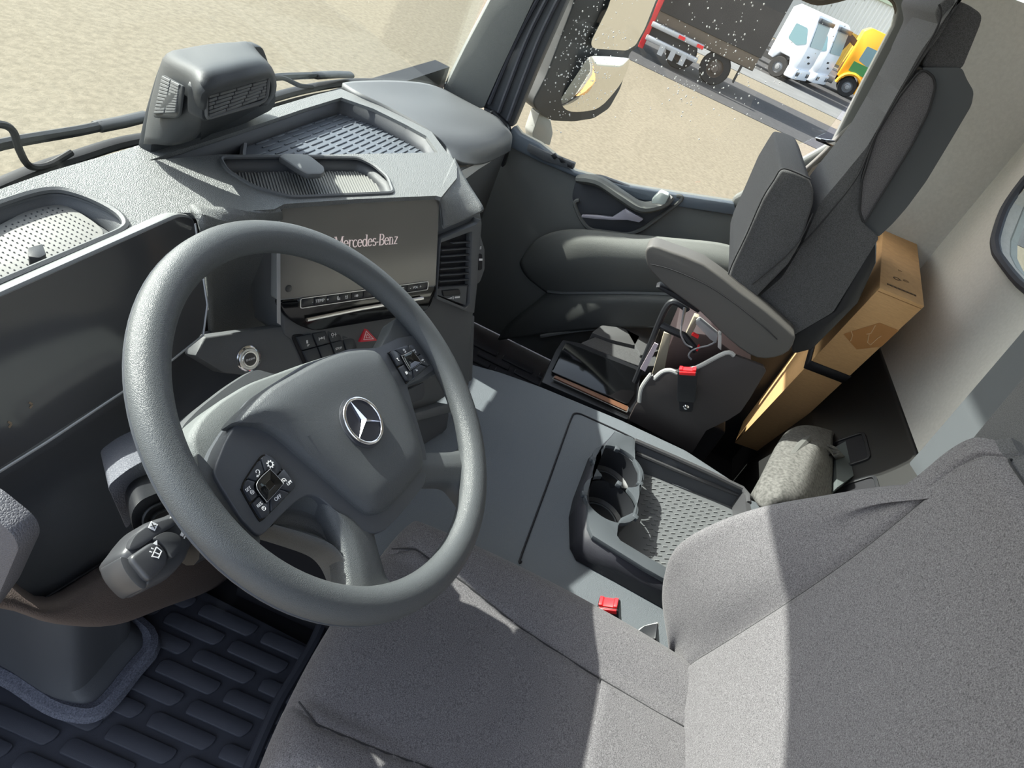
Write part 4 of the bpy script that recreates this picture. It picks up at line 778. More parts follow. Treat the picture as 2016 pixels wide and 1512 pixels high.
ab = c2([(-0.1198,0.0686),(-0.0966,0.0704),(-0.0645,0.0699),(-0.0248,0.0638),(0.0122,0.0575),(0.0497,0.0474),(0.0736,0.0378),(0.0952,0.026),(0.1051,0.0156),(0.1023,-0.0041),(0.0937,-0.0338),(0.0791,-0.0675),(0.0622,-0.0934),(0.0487,-0.11),(0.032,-0.1185),(0.0099,-0.1171),(-0.0341,-0.112),(-0.0515,-0.1079),(-0.0645,-0.1013),(-0.0725,-0.0918),(-0.0768,-0.0734),(-0.0809,-0.0442),(-0.087,-0.0067),(-0.0906,0.0182),(-0.095,0.036),(-0.1043,0.0517),(-0.1187,0.0641)], 3)
ac = cen(ab)
rows = []
for d, h in ((0, -.02), (0, -.003), (.0015, .001), (.005, .0035)):
    rows.append(FW.pl(sc2(ab, 1 - d * 8, ac), h))
b2 = sc2(ab, .96, ac)
def dist_to(poly, p):
    best = 9
    for i in range(len(poly)):
        a, b = v2(poly[i - 1]), v2(poly[i]); e = b - a; L2 = e.length_squared
        t = max(0, min(1, (p - a).dot(e) / L2)) if L2 > 0 else 0; best = min(best, (p - a - e * t).length)
    return best
for s in (.985, .965, .93, .89, .84, .78, .71, .63, .54, .44, .33, .22, .1, .01):
    ring = sc2(b2, s, ac); rows.append([FW(p[0], p[1], .0035 + .009 * (1 - math.exp(-(dist_to(ab, v2(p)) / .013) ** 1.5))) for p in ring])
obj('airbag_cover', *grid(rows, cu=True, caps=True), mat('airbag cover', (72, 75, 78), .42, grain=.35, gscale=900, spec=.45), sw, sharp=60)
# emblem: chrome ring and three-pointed star on a dark disc
ec = [(-0.0058,-0.0214)][0]; ep = [(-0.0085,0.0057),(0.027,-0.0321),(-0.0027,-0.0509),(-0.0325,-0.0155),(-0.0212,-0.0004),(0.0119,-0.0462)]
er = .0260
EF = FW.at(ec[0], ec[1], .0135, R(-8))
obj('emblem_dish', *EF.pr(ring2(er * 1.16, 40), -.006, .0002), mat('dish grey', (64, 66, 72), .45), sw)
em = obj('emblem_disc', *EF.pr(ring2(er * .98, 40), -.002, .0012), mat('emblem slate', (46, 48, 58), .3), sw)
obj('emblem_ring', *tube([EF(er * math.cos(2 * math.pi * i / 48), er * math.sin(2 * math.pi * i / 48), .0025) for i in range(48)], .0021, 10, True), CHR(), em)
sv_, sf_ = [EF(0, 0, .0075)], []
for k in range(3):
    a = R(90 + 120 * k); t = (er * .97 * math.cos(a), er * .97 * math.sin(a)); w = [(er * .12 * math.cos(a + s * R(60)) , er * .12 * math.sin(a + s * R(60))) for s in (1, -1)]
    n0 = len(sv_); sv_ += [EF(*t, .0025), EF(*w[0], .003), EF(*w[1], .003), EF(*t, .001), EF(*w[0], .001), EF(*w[1], .001)]
    sf_ += [[0, n0 + 1, n0], [0, n0, n0 + 2], [n0, n0 + 1, n0 + 4, n0 + 3], [n0, n0 + 3, n0 + 5, n0 + 2]]
obj('emblem_star', sv_, sf_, CHR(), em, smooth=False)
# embossed horn marks
for q in [(0.069,-0.0034),(-0.0672,0.0093)]: icon('horn_mark', FW.at(q[0], q[1], .0095, R(-8)), ringp(.0045, .0052, 8, (0, 0), -60, 60) + [rect(-.004, 0, .007, .0007)], sw, WSM, .0012)
# spokes
def spoke(name, L, M_, R_, w0=-.004, back=-.032):
    """L, M_, R_: matching outlines along the spoke (2D on the wheel plane)"""
    rows = []
    for l, m, r in zip(L, M_, R_):
        l, m, r = v2(l), v2(m), v2(r); e = lambda p, q, s: p + (q - p) * s
        pts = [(l, back), (e(l, m, -.02), -.020), (e(l, m, .12), -.010), (e(l, m, .6), w0 - .002), (m, w0), (e(m, r, .4), w0 - .002), (e(m, r, .88), -.010), (e(m, r, 1.02), -.020), (r, back)]
        rows.append([FW(p.x, p.y, w) for p, w in pts])
    obj(name, *grid([cr(r, 2, False) for r in sgrid(rows, 1, 4)], caps=True), WL, sw, sharp=60)
spoke('spoke', [(-0.0982,-0.0479),(-0.1056,-0.0694),(-0.1129,-0.0875),(-0.1293,-0.1069),(-0.1479,-0.1232),(-0.1676,-0.1228)], [(-0.0968,-0.0693),(-0.0974,-0.0874),(-0.1028,-0.1011),(-0.1175,-0.1214),(-0.1336,-0.1394),(-0.1459,-0.1529)], [(-0.0716,-0.1123),(-0.0725,-0.119),(-0.0791,-0.1278),(-0.0898,-0.1438),(-0.0986,-0.1652),(-0.0847,-0.1999)])
spoke('spoke', [(0.0568,-0.1026),(0.0712,-0.1138),(0.0952,-0.1326),(0.1188,-0.1492),(0.1472,-0.1603),(0.1925,-0.1626)], [(0.0344,-0.1121),(0.0468,-0.1221),(0.0697,-0.1408),(0.0931,-0.1589),(0.1131,-0.1752),(0.1331,-0.1904)], [(0.0191,-0.1269),(0.0327,-0.136),(0.054,-0.1532),(0.0703,-0.1688),(0.0743,-0.1836),(0.0715,-0.2113)])
spoke('spoke_web', [(-0.1147,-0.0248),(-0.0966,-0.0408),(-0.0885,-0.0662),(-0.0995,-0.0925),(-0.1151,-0.114),(-0.1351,-0.1338)], [(-0.1411,-0.0249),(-0.1201,-0.0443),(-0.1059,-0.0718),(-0.1117,-0.0953),(-0.122,-0.1144),(-0.1368,-0.1319)], [(-0.1587,-0.0271),(-0.1424,-0.0551),(-0.128,-0.0828),(-0.1256,-0.0989),(-0.1304,-0.1144),(-0.1406,-0.13)], -.026, -.045)
for k, q in enumerate(([(0.1236,0.0146),(0.1635,0.0205),(0.1892,0.0274),(0.2542,0.0198),(0.2352,-0.0507),(0.194,-0.0663),(0.1736,-0.0596),(0.1236,-0.0429)],)):
    obj('spoke_shoulder', *FW.pr(r2(q, .006), -.036, -.010), WL, sw, bevel=.006)
q = [(-0.1635,0.0449),(-0.1625,0.0593),(-0.1628,0.0686),(-0.1849,0.0447),(-0.2009,-0.0014),(-0.197,-0.0366),(-0.1755,-0.026)]
obj('spoke_shoulder', *FW.pr(r2(q, .006), -.036, -.010), WL, sw, bevel=.006)
# button pads
def ray_r(poly, c, a):
    d = (math.cos(a), math.sin(a)); best = 0
    for i in range(len(poly)):
        p, q = poly[i - 1], poly[i]; ex, ey = q[0] - p[0], q[1] - p[1]; den = d[0] * ey - d[1] * ex
        if abs(den) < 1e-12: continue
        t = ((p[0] - c[0]) * ey - (p[1] - c[1]) * ex) / den; s = ((p[0] - c[0]) * d[1] - (p[1] - c[1]) * d[0]) / den
        if t > 0 and -1e-6 <= s <= 1 + 1e-6: best = max(best, t)
    return best
KEY = mat('pad key', (46, 49, 55), .38, spec=.45)
def pad(outer, inner, splits, side):
    outer, inner = c2(outer, 4), c2(inner, 4); c = cen(inner)
    obj('pad_bezel', *FW.pr(sc2(outer, 1.05, c), -.007, -.0045), GLS(), sw, bevel=.001)
    S = sorted(splits)
    for i in range(len(S)):
        a0, a1 = S[i] + .035, S[(i + 1) % len(S)] - .035
        if a1 < a0: a1 += 2 * math.pi
        A = [a0 + (a1 - a0) * k / 9 for k in range(10)]
        po = [(c[0] + ray_r(outer, c, a) * math.cos(a), c[1] + ray_r(outer, c, a) * math.sin(a)) for a in A]
        pi_ = [(c[0] + 1.06 * ray_r(inner, c, a) * math.cos(a), c[1] + 1.06 * ray_r(inner, c, a) * math.sin(a)) for a in A]
        obj('pad_key', *FW.pr(po + pi_[::-1], -.006, -.001), KEY, sw, bevel=.0011)
    rows = [FW.pl(inner, -.004), FW.pl(inner, .0012), FW.pl(sc2(inner, .9, c), .0018), FW.pl(sc2(inner, .42, c), .0006), FW.pl(sc2(inner, .36, c), .0002)]
    obj('touch_key', *grid(rows, cu=True, caps=True), GLS(), sw, sharp=25)
    obj('touch_rim', *tube(FW.pl(inner, .0012), .0003, 6, True), mat('dim rim', (120, 122, 126), .3), sw)
lo_ = [(-0.158,0.0184),(-0.1499,0.0215),(-0.1246,0.0256),(-0.1176,0.0245),(-0.115,0.0211),(-0.1133,0.0074),(-0.1146,-0.0134),(-0.1173,-0.0164),(-0.1277,-0.0162),(-0.1549,-0.0149),(-0.1657,-0.0139),(-0.1673,-0.0112),(-0.1638,0.0033),(-0.1598,0.0168)]
li_ = [(-0.1498,0.0124),(-0.1288,0.0133),(-0.127,0.0112),(-0.127,-0.0038),(-0.131,-0.0056),(-0.1518,-0.0056),(-0.1538,-0.0032)]
ro_ = [(0.1293,0.0024),(0.135,0.0026),(0.1676,-0.0079),(0.174,-0.0116),(0.1777,-0.0168),(0.1769,-0.0437),(0.1734,-0.0454),(0.124,-0.0394),(0.1199,-0.0368),(0.1197,-0.0334),(0.1278,0.0008)]
ri_ = [(0.1374,-0.0106),(0.1413,-0.0105),(0.1589,-0.0148),(0.1626,-0.0175),(0.1621,-0.0332),(0.1585,-0.0344),(0.1353,-0.0302),(0.1329,-0.0276)]
def angs(c, pts): return [math.atan2(p[1] - c[1], p[0] - c[0]) for p in pts]
pad(lo_, li_, angs(cen(c2(li_, 4)), [(-0.1273,0.0221),(-0.1176,0.0039),(-0.1287,-0.0118),(-0.1538,-0.0117),(-0.1604,0.0037),(-0.1486,0.0188)]), 0)
pad(ro_, ri_, angs(cen(c2(ri_, 4)), [(0.1397,-0.0034),(0.1642,-0.0103),(0.1738,-0.0269),(0.1646,-0.0393),(0.1349,-0.0369),(0.1292,-0.0177)]), 1)
def wf(q): return FW.at(q[0], q[1], -.0009, R(-8))
pq = [(-0.1216,0.0158),(-0.1389,0.0185),(-0.1575,0.0146),(-0.1569,0.0103),(-0.1602,-0.0026),(-0.1596,-0.0076),(-0.1407,-0.0109),(-0.1229,-0.0046),(-0.121,-0.0089)]
icon('gear_symbol', wf(pq[0]), ringp(.0022, .0029, 14) + [[(.0029 * math.cos(a - .2), .0029 * math.sin(a - .2)), (.0040 * math.cos(a - .15), .0040 * math.sin(a - .15)), (.0040 * math.cos(a + .15), .0040 * math.sin(a + .15)), (.0029 * math.cos(a + .2), .0029 * math.sin(a + .2))] for a in [R(45 * k) for k in range(8)]], sw)
icon('return_symbol', wf(pq[1]), ringp(.0016, .0023, 10, (.001, .001), -90, 180) + [rect(-.001, -.002, .004, .0007), [(-.0035, -.002), (-.0015, -.0034), (-.0015, -.0006)]], sw)
word('lettering', 'SET', wf(pq[2]), .0042, WHT(), sw); icon('set_symbol', wf(pq[3]), ringp(.0016, .0021, 12) + [ring2(.0007, 8)], sw)
word('lettering', 'RES', wf(pq[4]), .0042, WHT(), sw); icon('resume_symbol', wf(pq[5]), ringp(.0016, .0021, 12) + [rect(0, .0005, .0005, .002)], sw)
word('lettering', 'OFF', wf(pq[6]), .0052, WHT(), sw)
icon('limit_symbol', wf(pq[7]), ringp(.0020, .0027, 12, (0, 0), -40, 220) + [ring2(.0009, 8)], sw); word('lettering', 'LIM', wf(pq[8]).at(.0012, -.0006), .0042, WHT(), sw)
pr_ = [(0.1512,-0.0082),(0.1682,-0.0174),(0.1701,-0.0346),(0.1462,-0.0369),(0.1264,-0.0288),(0.1301,-0.0097)]
icon('back_symbol', wf(pr_[0]), ringp(.0012, .0018, 10, (0, .001), -60, 200) + [rect(.0004, -.0018, .003, .0012)], sw)
for i in (1, 2): word('lettering', 'VOL', wf(pr_[i]), .003, WHT(), sw); icon('level_mark', wf(pr_[i]).at(.001, -.003), [rect(0, 0, .0016, .0005)] + ([rect(0, 0, .0005, .0016)] if i == 1 else []), sw)
icon('voice_symbol', wf(pr_[3]), [rect(-.0008, .0003, .0016, .0026), rect(.0012, -.0006, .0012, .0016)], sw)
icon('media_symbol', wf(pr_[4]), [[(-.002, -.0018), (.0012, -.0018), (.0022, 0), (.0012, .0018), (-.002, .0018)]], sw)
icon('phone_symbol', wf(pr_[5]), ringp(.0018, .0028, 8, (.0014, 0), 120, 240) + [rect(-.002, .002, .002, .0005)], sw)
# ---------------------------------------------------------------- column shroud and multi-function stalk
cs = thing('steering_column', 'grey steering column shroud behind the wheel hub', 'steering column', tuple(FW(0, 0, -.1)))
SHR = mat('column shroud', (104, 108, 108), .5, grain=.3, gscale=900, spec=.4)
s1 = r2([(-0.1393,0.0768),(-0.1288,0.0828),(-0.1107,0.0875),(-0.0813,0.0878),(-0.0396,0.083),(0.0375,0.0618),(0.0963,0.0434),(0.1037,0.0196),(0.0574,-0.0146),(0.0013,-0.029),(-0.0499,-0.034),(-0.0901,-0.0258),(-0.1229,-0.0077),(-0.1434,0.0137),(-0.1492,0.0427),(-0.15,0.0587)], .01)
c1 = cen(s1); rows = [FW.pl(sc2(s1, s, c1), h) for s, h in ((.5, -.040), (.93, -.040), (.985, -.043), (1, -.050), (1, -.08), (.9, -.12), (.8, -.17))]
obj('shroud', *grid(rows, cu=True, caps=True), SHR, cs, sharp=50)
s2 = r2([(-0.1171,0.0802),(-0.0991,0.0904),(-0.0648,0.0935),(-0.0185,0.093),(0.0202,0.0899),(0.0354,0.0857),(0.0424,0.0767),(0.0617,0.0583),(0.1158,0.0241),(0.0873,-0.008),(0.0119,-0.0193),(-0.0701,0.0146),(-0.1182,0.0469)], .012)
c2_ = cen(s2); rows = [FW.pl(sc2(s2, s, c2_), h) for s, h in ((.5, -.095), (.95, -.096), (1, -.105), (.97, -.14), (.8, -.19))]
obj('gaiter_cover', *grid(rows, cu=True, caps=True), PLF(), cs, sharp=50)
mk = thing('column_stalk', 'black multi-function stalk with white wiper symbols at the left of the wheel', 'stalk', tuple(FW(-.2, -.05, -.06)))
STK = mat('stalk plastic', (58, 59, 62), .38, spec=.5)
bo = c2([(-0.2519,0.0451),(-0.2554,0.0393),(-0.258,0.0332),(-0.2597,0.0237),(-0.2596,0.0136),(-0.2583,0.0092),(-0.2513,0.0064),(-0.2364,0.0014),(-0.2188,0.0019),(-0.2089,0.0051),(-0.1927,0.0121),(-0.1874,0.0261),(-0.1902,0.0368),(-0.1995,0.041),(-0.2164,0.0481),(-0.2292,0.0494),(-0.2401,0.0475)], 3)
bc = cen(bo); rows = [FW.pl(sc2(bo, s, bc), h) for s, h in ((.6, -.095), (.88, -.09), (1, -.075), (1, -.056), (.95, -.048), (.86, -.044), (.5, -.043))]
obj('stalk_body', *grid(rows, cu=True, caps=True), STK, mk, sharp=60)
obj('thumb_block', *FW.pr(r2([(-0.2551,0.0389),(-0.2452,0.0376),(-0.2311,0.035),(-0.2285,0.0264),(-0.231,0.0175),(-0.2376,0.0128),(-0.2484,0.0127),(-0.2586,0.014)], .006), -.055, -.036), STK, mk, bevel=.003, seg=3)
obj('tip_cap', *FW.pr(r2([(-0.2568,0.0447),(-0.2528,0.0377),(-0.2567,0.0129),(-0.262,0.011),(-0.2639,0.0159),(-0.2636,0.025),(-0.2618,0.0341)], .004), -.075, -.041), STK, mk, bevel=.003)
kr = [v2(p) for p in [(-0.2296,0.0371),(-0.2186,0.0337),(-0.2123,0.0253),(-0.2136,0.0179),(-0.2218,0.0138),(-0.2322,0.0133),(-0.2288,0.0208),(-0.2282,0.0297)]]
obj('turn_ring', *FW.pr([(p.x, p.y) for p in rnd(kr, .004)], -.055, -.036), mat('ring grip', (50, 51, 53), .5), mk, bevel=.003)
obj('finger_rest', *FW.pr(r2([(-0.2489,0.0438),(-0.2367,0.0482),(-0.2205,0.0458),(-0.2019,0.037),(-0.2041,0.0305),(-0.2178,0.0337),(-0.2303,0.0362),(-0.2432,0.0382)], .005), -.05, -.040), STK, mk, bevel=.003)
obj('stalk_neck', *tube([FW(*p, -.07) for p in [(-0.1955,0.0098),(-0.1639,-0.0008),(-0.1253,-0.0089)]], .022, 12), PLB(), mk)
sq = [(-0.2367,0.0244),(-0.2209,0.0435),(-0.2028,0.0339),(-0.205,0.0182),(-0.2128,0.025)]
def sf(q, w=-.0357): return FW.at(q[0], q[1], w, R(20))
icon('wiper_symbol', sf(sq[0]), [[(-.003, -.001), (-.0024, -.001), (-.0034, .004), (-.0044, .004)], [(.003, -.001), (.0036, -.001), (.005, .004), (.0042, .004)], rect(0, .004, .009, .0008), rect(0, -.0012, .007, .0008), rect(0, .0015, .0008, .006), rect(-.001, .0065, .0008, .002), rect(.002, .0065, .0008, .002)], mk)
icon('arrow_symbol', sf(sq[0]).at(.008, .006), [[(-.002, -.002), (.002, 0), (-.002, .002)]], mk)
icon('sensor_symbol', sf(sq[1], -.0399), [rect(0, 0, .0062, .0062)], mk); icon('sensor_mark', sf(sq[1], -.0394), [[(-.002, -.002), (-.0012, -.002), (.002, .002), (.0012, .002)], [(-.002, .002), (-.0012, .002), (.002, -.002), (.0012, -.002)]], mk, BLK())
icon('lamp_symbol', sf(sq[2], -.0425), [rect(0, 0, .006, .001), rect(0, .003, .004, .003)], mk); icon('lamp_symbol', sf(sq[3], -.0425), [rect(0, 0, .006, .001), rect(0, .003, .004, .003)], mk)

# ---------------------------------------------------------------- driver's seat
ds = thing('driver_seat', 'grey woven driver seat in the foreground, partly sunlit, with stitched side bolsters', 'seat', (-.58, -.2, 0))
CX, CY0, CY1, HX = -.580, .107, -.47, .234
def seat_z(x, y):
    t = (CY0 - y) / (CY0 - CY1)
    z = .497 + .012 * math.cos((x - CX) / HX * 1.4) - .012 * t
    b = max(0, abs(x - CX) - .115) / .10
    return z + .018 * math.sin(min(1, b) * math.pi * .75)
SXR = [(p[0], p[1]) for p in [(-0.458,0.092,0.497),(-0.439,0.055,0.497),(-0.448,-0.024,0.497),(-0.47,-0.142,0.497),(-0.481,-0.241,0.497),(-0.488,-0.355,0.497)]]
def seam_x(y):
    for (x0, y0), (x1, y1) in zip(SXR, SXR[1:]):
        if y0 >= y >= y1: return x0 + (x1 - x0) * (y0 - y) / (y0 - y1 + 1e-9)
    return SXR[0][0] if y > SXR[0][1] else SXR[-1][0]
NA, NB = 84, 100
def cpt(i, j):
    a, b = -1 + 2 * i / NA, -1 + 2 * j / NB
    a = math.copysign(1 - (1 - abs(a)) ** 1.25, a); b = math.copysign(1 - (1 - abs(b)) ** 1.25, b)
    hy = (CY0 - CY1) / 2; ym = (CY0 + CY1) / 2
    kf = .42 if b > 0 else .5
    x = CX + HX * a * math.sqrt(1 - kf * b * b * .5); y = ym + hy * b * math.sqrt(1 - .30 * a * a * .5)
    d = min((1 - abs(a)) * HX, (1 - abs(b)) * hy); r = .05
    z = seat_z(x, y)
    if d < r: z -= r - math.sqrt(max(0, r * r - (r - d) ** 2))
    xs = seam_x(y); gl = 2 * CX - xs
    for q in (abs(x - xs), abs(x - gl)): z -= .0045 * math.exp(-(q / .0045) ** 2)
    if abs(x - CX) < abs(xs - CX): z -= .0035 * math.exp(-((y + .262) / .0045) ** 2)
    return V((x, y, z))
G = [[cpt(i, j) for i in range(NA + 1)] for j in range(NB + 1)]
pan = {'cushion_centre': [], 'cushion_rear': [], 'cushion_bolster': [], 'cushion_bolster ': []}
for j in range(NB):
    for i in range(NA):
        q = [G[j][i], G[j][i + 1], G[j + 1][i + 1], G[j + 1][i]]; c = sum(q, V()) / 4; xs = seam_x(c.y)
        k = 'cushion_bolster' if c.x > xs else 'cushion_bolster ' if c.x < 2 * CX - xs else 'cushion_rear' if c.y < -.262 else 'cushion_centre'
        pan[k].append(q)
for k, qs in pan.items():
    vs = [p for q in qs for p in q]; obj(k.strip(), vs, [[4 * n + t for t in range(4)] for n in range(len(qs))], FAB(), ds, merge=.00005, sharp=80)
edge = [G[0][i] for i in range(NA)] + [G[j][NA] for j in range(NB)] + [G[NB][i] for i in range(NA, 0, -1)] + [G[j][0] for j in range(NB, 0, -1)]
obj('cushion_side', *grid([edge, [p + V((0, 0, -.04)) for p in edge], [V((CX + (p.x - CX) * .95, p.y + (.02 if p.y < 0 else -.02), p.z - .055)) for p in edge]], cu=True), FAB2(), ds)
def on_seat(x, y): return V((x, y, seat_z(x, y) - .0035))
ys = [.085 - i * .0105 for i in range(50)]
obj('seam', *tube([on_seat(seam_x(y), y) for y in ys], .0011, 6), SEAM(), ds); obj('seam', *tube([on_seat(2 * CX - seam_x(y), y) for y in ys], .0011, 6), SEAM(), ds)
obj('seam', *tube([on_seat(x, -.262) for x in [seam_x(-.262) - (2 * (seam_x(-.262) - CX)) * k / 12 for k in range(13)]], .0011, 6), SEAM(), ds)
obj('seat_base', *prism(rnd([(-.74, .03, 0), (-.44, .03, 0), (-.44, -.44, 0), (-.74, -.44, 0)], .03), (0, 0, .40)), PLB(), ds, bevel=.01)
obj('seat_gaiter', *prism(rnd([(-.77, .06, .34), (-.40, .06, .34), (-.40, -.45, .34), (-.77, -.45, .34)], .05), (0, 0, .09)), BLK(), ds, bevel=.01)
# backrest
BXC = -.575
ZS = [.40, .46, .52, .57, .63, .70, .77, .84, .90, .95, .99, 1.02, 1.035]
def tab(zs, vals, z):
    for a, b, p, q in zip(zs, zs[1:], vals, vals[1:]):
        if a <= z <= b: return p + (q - p) * (z - a) / (b - a)
    return vals[0] if z < zs[0] else vals[-1]
XE = [-.335, -.325, -.302, -.293, -.292, -.297, -.305, -.322, -.345, -.372, -.395, -.415, -.43]
YE = [-.40, -.375, -.325, -.300, -.288, -.305, -.338, -.380, -.410, -.435, -.448, -.455, -.462]
XS = [-.395, -.392, -.398, -.405, -.412, -.418, -.420, -.420, -.417, -.413, -.410, -.418, -.432]
YC = [-.40, -.388, -.388, -.392, -.398, -.406, -.416, -.425, -.432, -.437, -.441, -.444, -.455]
def bsec(xe, ye, xs, yc):
    h = [(xe - .05, ye - .16), (xe - .012, ye - .12), (xe, ye - .07), (xe - .003, ye - .03), (xe - .022, ye - .006), (xe - .05, ye * .72 + yc * .28), (xs + .030, ye * .3 + yc * .7 + .004), (xs + .008, yc + .004), (xs, yc - .004), (xs - .009, yc + .001), (xs - .05, yc - .004), (BXC, yc - .012)]
    return h + [(2 * BXC - x, y) for x, y in h[-2::-1]]
rows = [[V((x, y, z)) for x, y in bsec(xe, ye, xs, yc)] for z, xe, ye, xs, yc in zip(ZS, XE, YE, XS, YC)]
K = 6; SGd = sgrid(rows, K, 5)
n = len(SGd[0]); i0, i1 = 8 * K, n - 1 - 8 * K
def cut(a, b): return grid([r[a:b + 1] for r in SGd])
obj('backrest_bolster', *cut(0, i0), FAB(), ds, sharp=80); obj('backrest_centre', *cut(i0, i1), FAB(), ds, sharp=80); obj('backrest_bolster', *cut(i1, n - 1), FAB(), ds, sharp=80)
obj('seam', *tube([r[i0] + V((0, .0005, 0)) for r in SGd], .0011, 6), SEAM(), ds); obj('seam', *tube([r[i1] + V((0, .0005, 0)) for r in SGd], .0011, 6), SEAM(), ds)
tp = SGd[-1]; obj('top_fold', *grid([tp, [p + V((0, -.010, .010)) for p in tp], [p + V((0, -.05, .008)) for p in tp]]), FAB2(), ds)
obj('seam', *tube([p + V((0, .001, .002)) for p in tp[i0:i1 + 1]], .0012, 6), SEAM(), ds)
obj('backrest_shell', *prism(rnd([(-.34, -.53, .40), (-.31, -.47, .60), (-.33, -.52, .84), (-.42, -.56, 1.0), (-.73, -.56, 1.0), (-.82, -.52, .84), (-.84, -.47, .60), (-.81, -.53, .40)], .03), (0, -.06, .0)), VIN(), ds, bevel=.01)
hr = [(-0.336,-0.475,0.985),(-0.329,-0.475,1.018),(-0.322,-0.475,1.051),(-0.315,-0.475,1.088),(-0.301,-0.475,1.136),(-0.277,-0.475,1.187)]
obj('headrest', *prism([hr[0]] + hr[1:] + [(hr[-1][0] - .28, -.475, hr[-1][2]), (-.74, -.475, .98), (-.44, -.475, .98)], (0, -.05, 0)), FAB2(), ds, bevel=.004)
hs_ = [(-0.204,-0.52,0.871),(-0.202,-0.52,0.894),(-0.193,-0.52,0.956),(-0.183,-0.52,1.024),(-0.172,-0.52,1.097),(-0.153,-0.52,1.185)]
obj('headrest_shell', *prism(rnd(hs_ + [(hs_[-1][0] - .3, -.52, hs_[-1][2]), (-.74, -.52, .96)], .004), (0, -.07, 0)), VIN(), ds, bevel=.004)
# recline lever beside the seat
obj('recline_lever', *prism(rnd([(-0.33,-0.341,0.385),(-0.33,-0.324,0.441),(-0.33,-0.327,0.465),(-0.33,-0.341,0.486),(-0.33,-0.406,0.377),(-0.33,-0.372,0.366)], .004), (-.03, 0, 0)), PLB(), ds, bevel=.004)
obj('lever_rim', *tube(cr([(-0.327,-0.341,0.39),(-0.327,-0.329,0.435),(-0.327,-0.331,0.458),(-0.327,-0.344,0.48)], 3), .003, 6), mat('pale plastic edge', (170, 170, 168), .4), ds)
# driver's belt buckle
def buckle(label, F, w, h, t, foot=True):
    """F: frame with u across, v up, n towards the viewer"""
    b = thing('seat_belt_buckle', label, 'buckle', tuple(F.o))
    obj('housing', *F.pr(r2([(-w / 2, 0), (w / 2, 0), (w / 2 * 1.04, h * .8), (w / 2 * 1.04, h), (-w / 2 * 1.04, h), (-w / 2 * 1.04, h * .8)], w * .12), -t / 2, t / 2), PLB(), b, bevel=.003)
    obj('release_button', *F.pr(r2([(-w * .44, h * .99), (w * .44, h * .99), (w * .44, h * 1.06), (w * .28, h * 1.06), (w * .24, h * 1.035), (-w * .24, h * 1.035), (-w * .28, h * 1.06), (-w * .44, h * 1.06)], w * .02), -t * .38, t * .38), RED(), b, bevel=.0015, label='bright red release button')
    obj('button_face', *F.pr([(-w * .42, h * .90), (w * .42, h * .90), (w * .42, h * 1.0), (-w * .42, h * 1.0)], t * .40, t * .56), RED(), b, bevel=.001)
    if foot:
        obj('anchor', *F.pr(r2([(-w * .36, -h * .38), (w * .36, -h * .38), (w * .42, h * .05), (-w * .42, h * .05)], w * .15), -t * .25, t * .25), BLK(), b, bevel=.002)
        obj('anchor_bolt', *dome(F.at(0, -h * .2, t * .25), ring2(w * .17, 12), [(1, 0), (1, .002), (.6, .005), (.02, .0055)]), CHR(), b)
    return b
q = [V(p) for p in [(-0.315,-0.297,0.372),(-0.315,-0.316,0.392)]]
bo_ = V([(-0.322,-0.302,0.391)][0]); bt_ = V([(-0.322,-0.257,0.474)][0]); vv = (bt_ - bo_); bh = vv.length; vv.normalize(); uu = V((0, -1, 0)); uu = (uu - vv * uu.dot(vv)).normalized()
buckle('black seat belt buckle with red button standing beside the driver cushion', Fr(bo_, uu, vv), .034, bh * .9, .024, False)
# ---------------------------------------------------------------- passenger seat with its cushion folded up
ps = thing('passenger_seat', 'dark grey passenger seat with tall backrest and seat cushion folded up', 'seat', (.58, -.4, 0))
PX0 = .42
mfa = [(.42, p[1], p[2]) for p in [(0.64,-0.361,1.406),(0.64,-0.354,1.379),(0.64,-0.351,1.313),(0.64,-0.363,1.212),(0.64,-0.369,1.138),(0.64,-0.363,1.077),(0.64,-0.356,1.013)]]
mf = mfa + [(0.42,-0.356,1.002),(0.42,-0.373,0.919),(0.42,-0.378,0.836),(0.42,-0.357,0.76),(0.42,-0.415,0.737),(0.42,-0.476,0.727),(0.42,-0.516,0.815),(0.42,-0.497,0.997),(0.42,-0.453,1.008),(0.42,-0.434,1.022),(0.42,-0.394,1.083),(0.42,-0.368,1.163),(0.42,-0.358,1.255),(0.42,-0.363,1.291),(0.42,-0.364,1.352),(0.42,-0.36,1.387),(0.42,-0.353,1.409)]
obj('backrest', *prism(rnd(mf, .008), (.24, 0, 0)), FAB2(), ps, bevel=.014, seg=4)
hd_ = [(0.44,-0.335,1.376),(0.44,-0.339,1.399),(0.44,-0.378,1.403),(0.44,-0.409,1.399),(0.44,-0.417,1.387),(0.44,-0.438,1.314),(0.44,-0.403,1.301),(0.44,-0.372,1.291),(0.44,-0.362,1.352)]
obj('headrest', *prism(rnd(hd_, .01), (.32, 0, 0)), FAB2(), ps, bevel=.012, seg=3)
vs_ = [(0.435,-0.371,1.291),(0.435,-0.434,1.317),(0.435,-0.454,1.304),(0.435,-0.478,1.292),(0.435,-0.49,1.271),(0.435,-0.499,1.205),(0.435,-0.509,1.125),(0.435,-0.51,1.067),(0.435,-0.507,1.029),(0.435,-0.5,0.993),(0.435,-0.455,1.004),(0.435,-0.441,1.123),(0.435,-0.426,1.25),(0.435,-0.41,1.277)]
obj('back_shell', *prism(rnd(vs_, .008), (.33, 0, 0)), VIN(), ps, bevel=.010, seg=3)
ii = [(0.418,-0.377,1.29),(0.418,-0.397,1.286),(0.418,-0.41,1.273),(0.418,-0.425,1.238),(0.418,-0.438,1.173),(0.418,-0.443,1.118),(0.418,-0.453,1.009),(0.418,-0.43,1.027),(0.418,-0.398,1.08),(0.418,-0.37,1.163),(0.418,-0.365,1.236),(0.418,-0.369,1.283)]
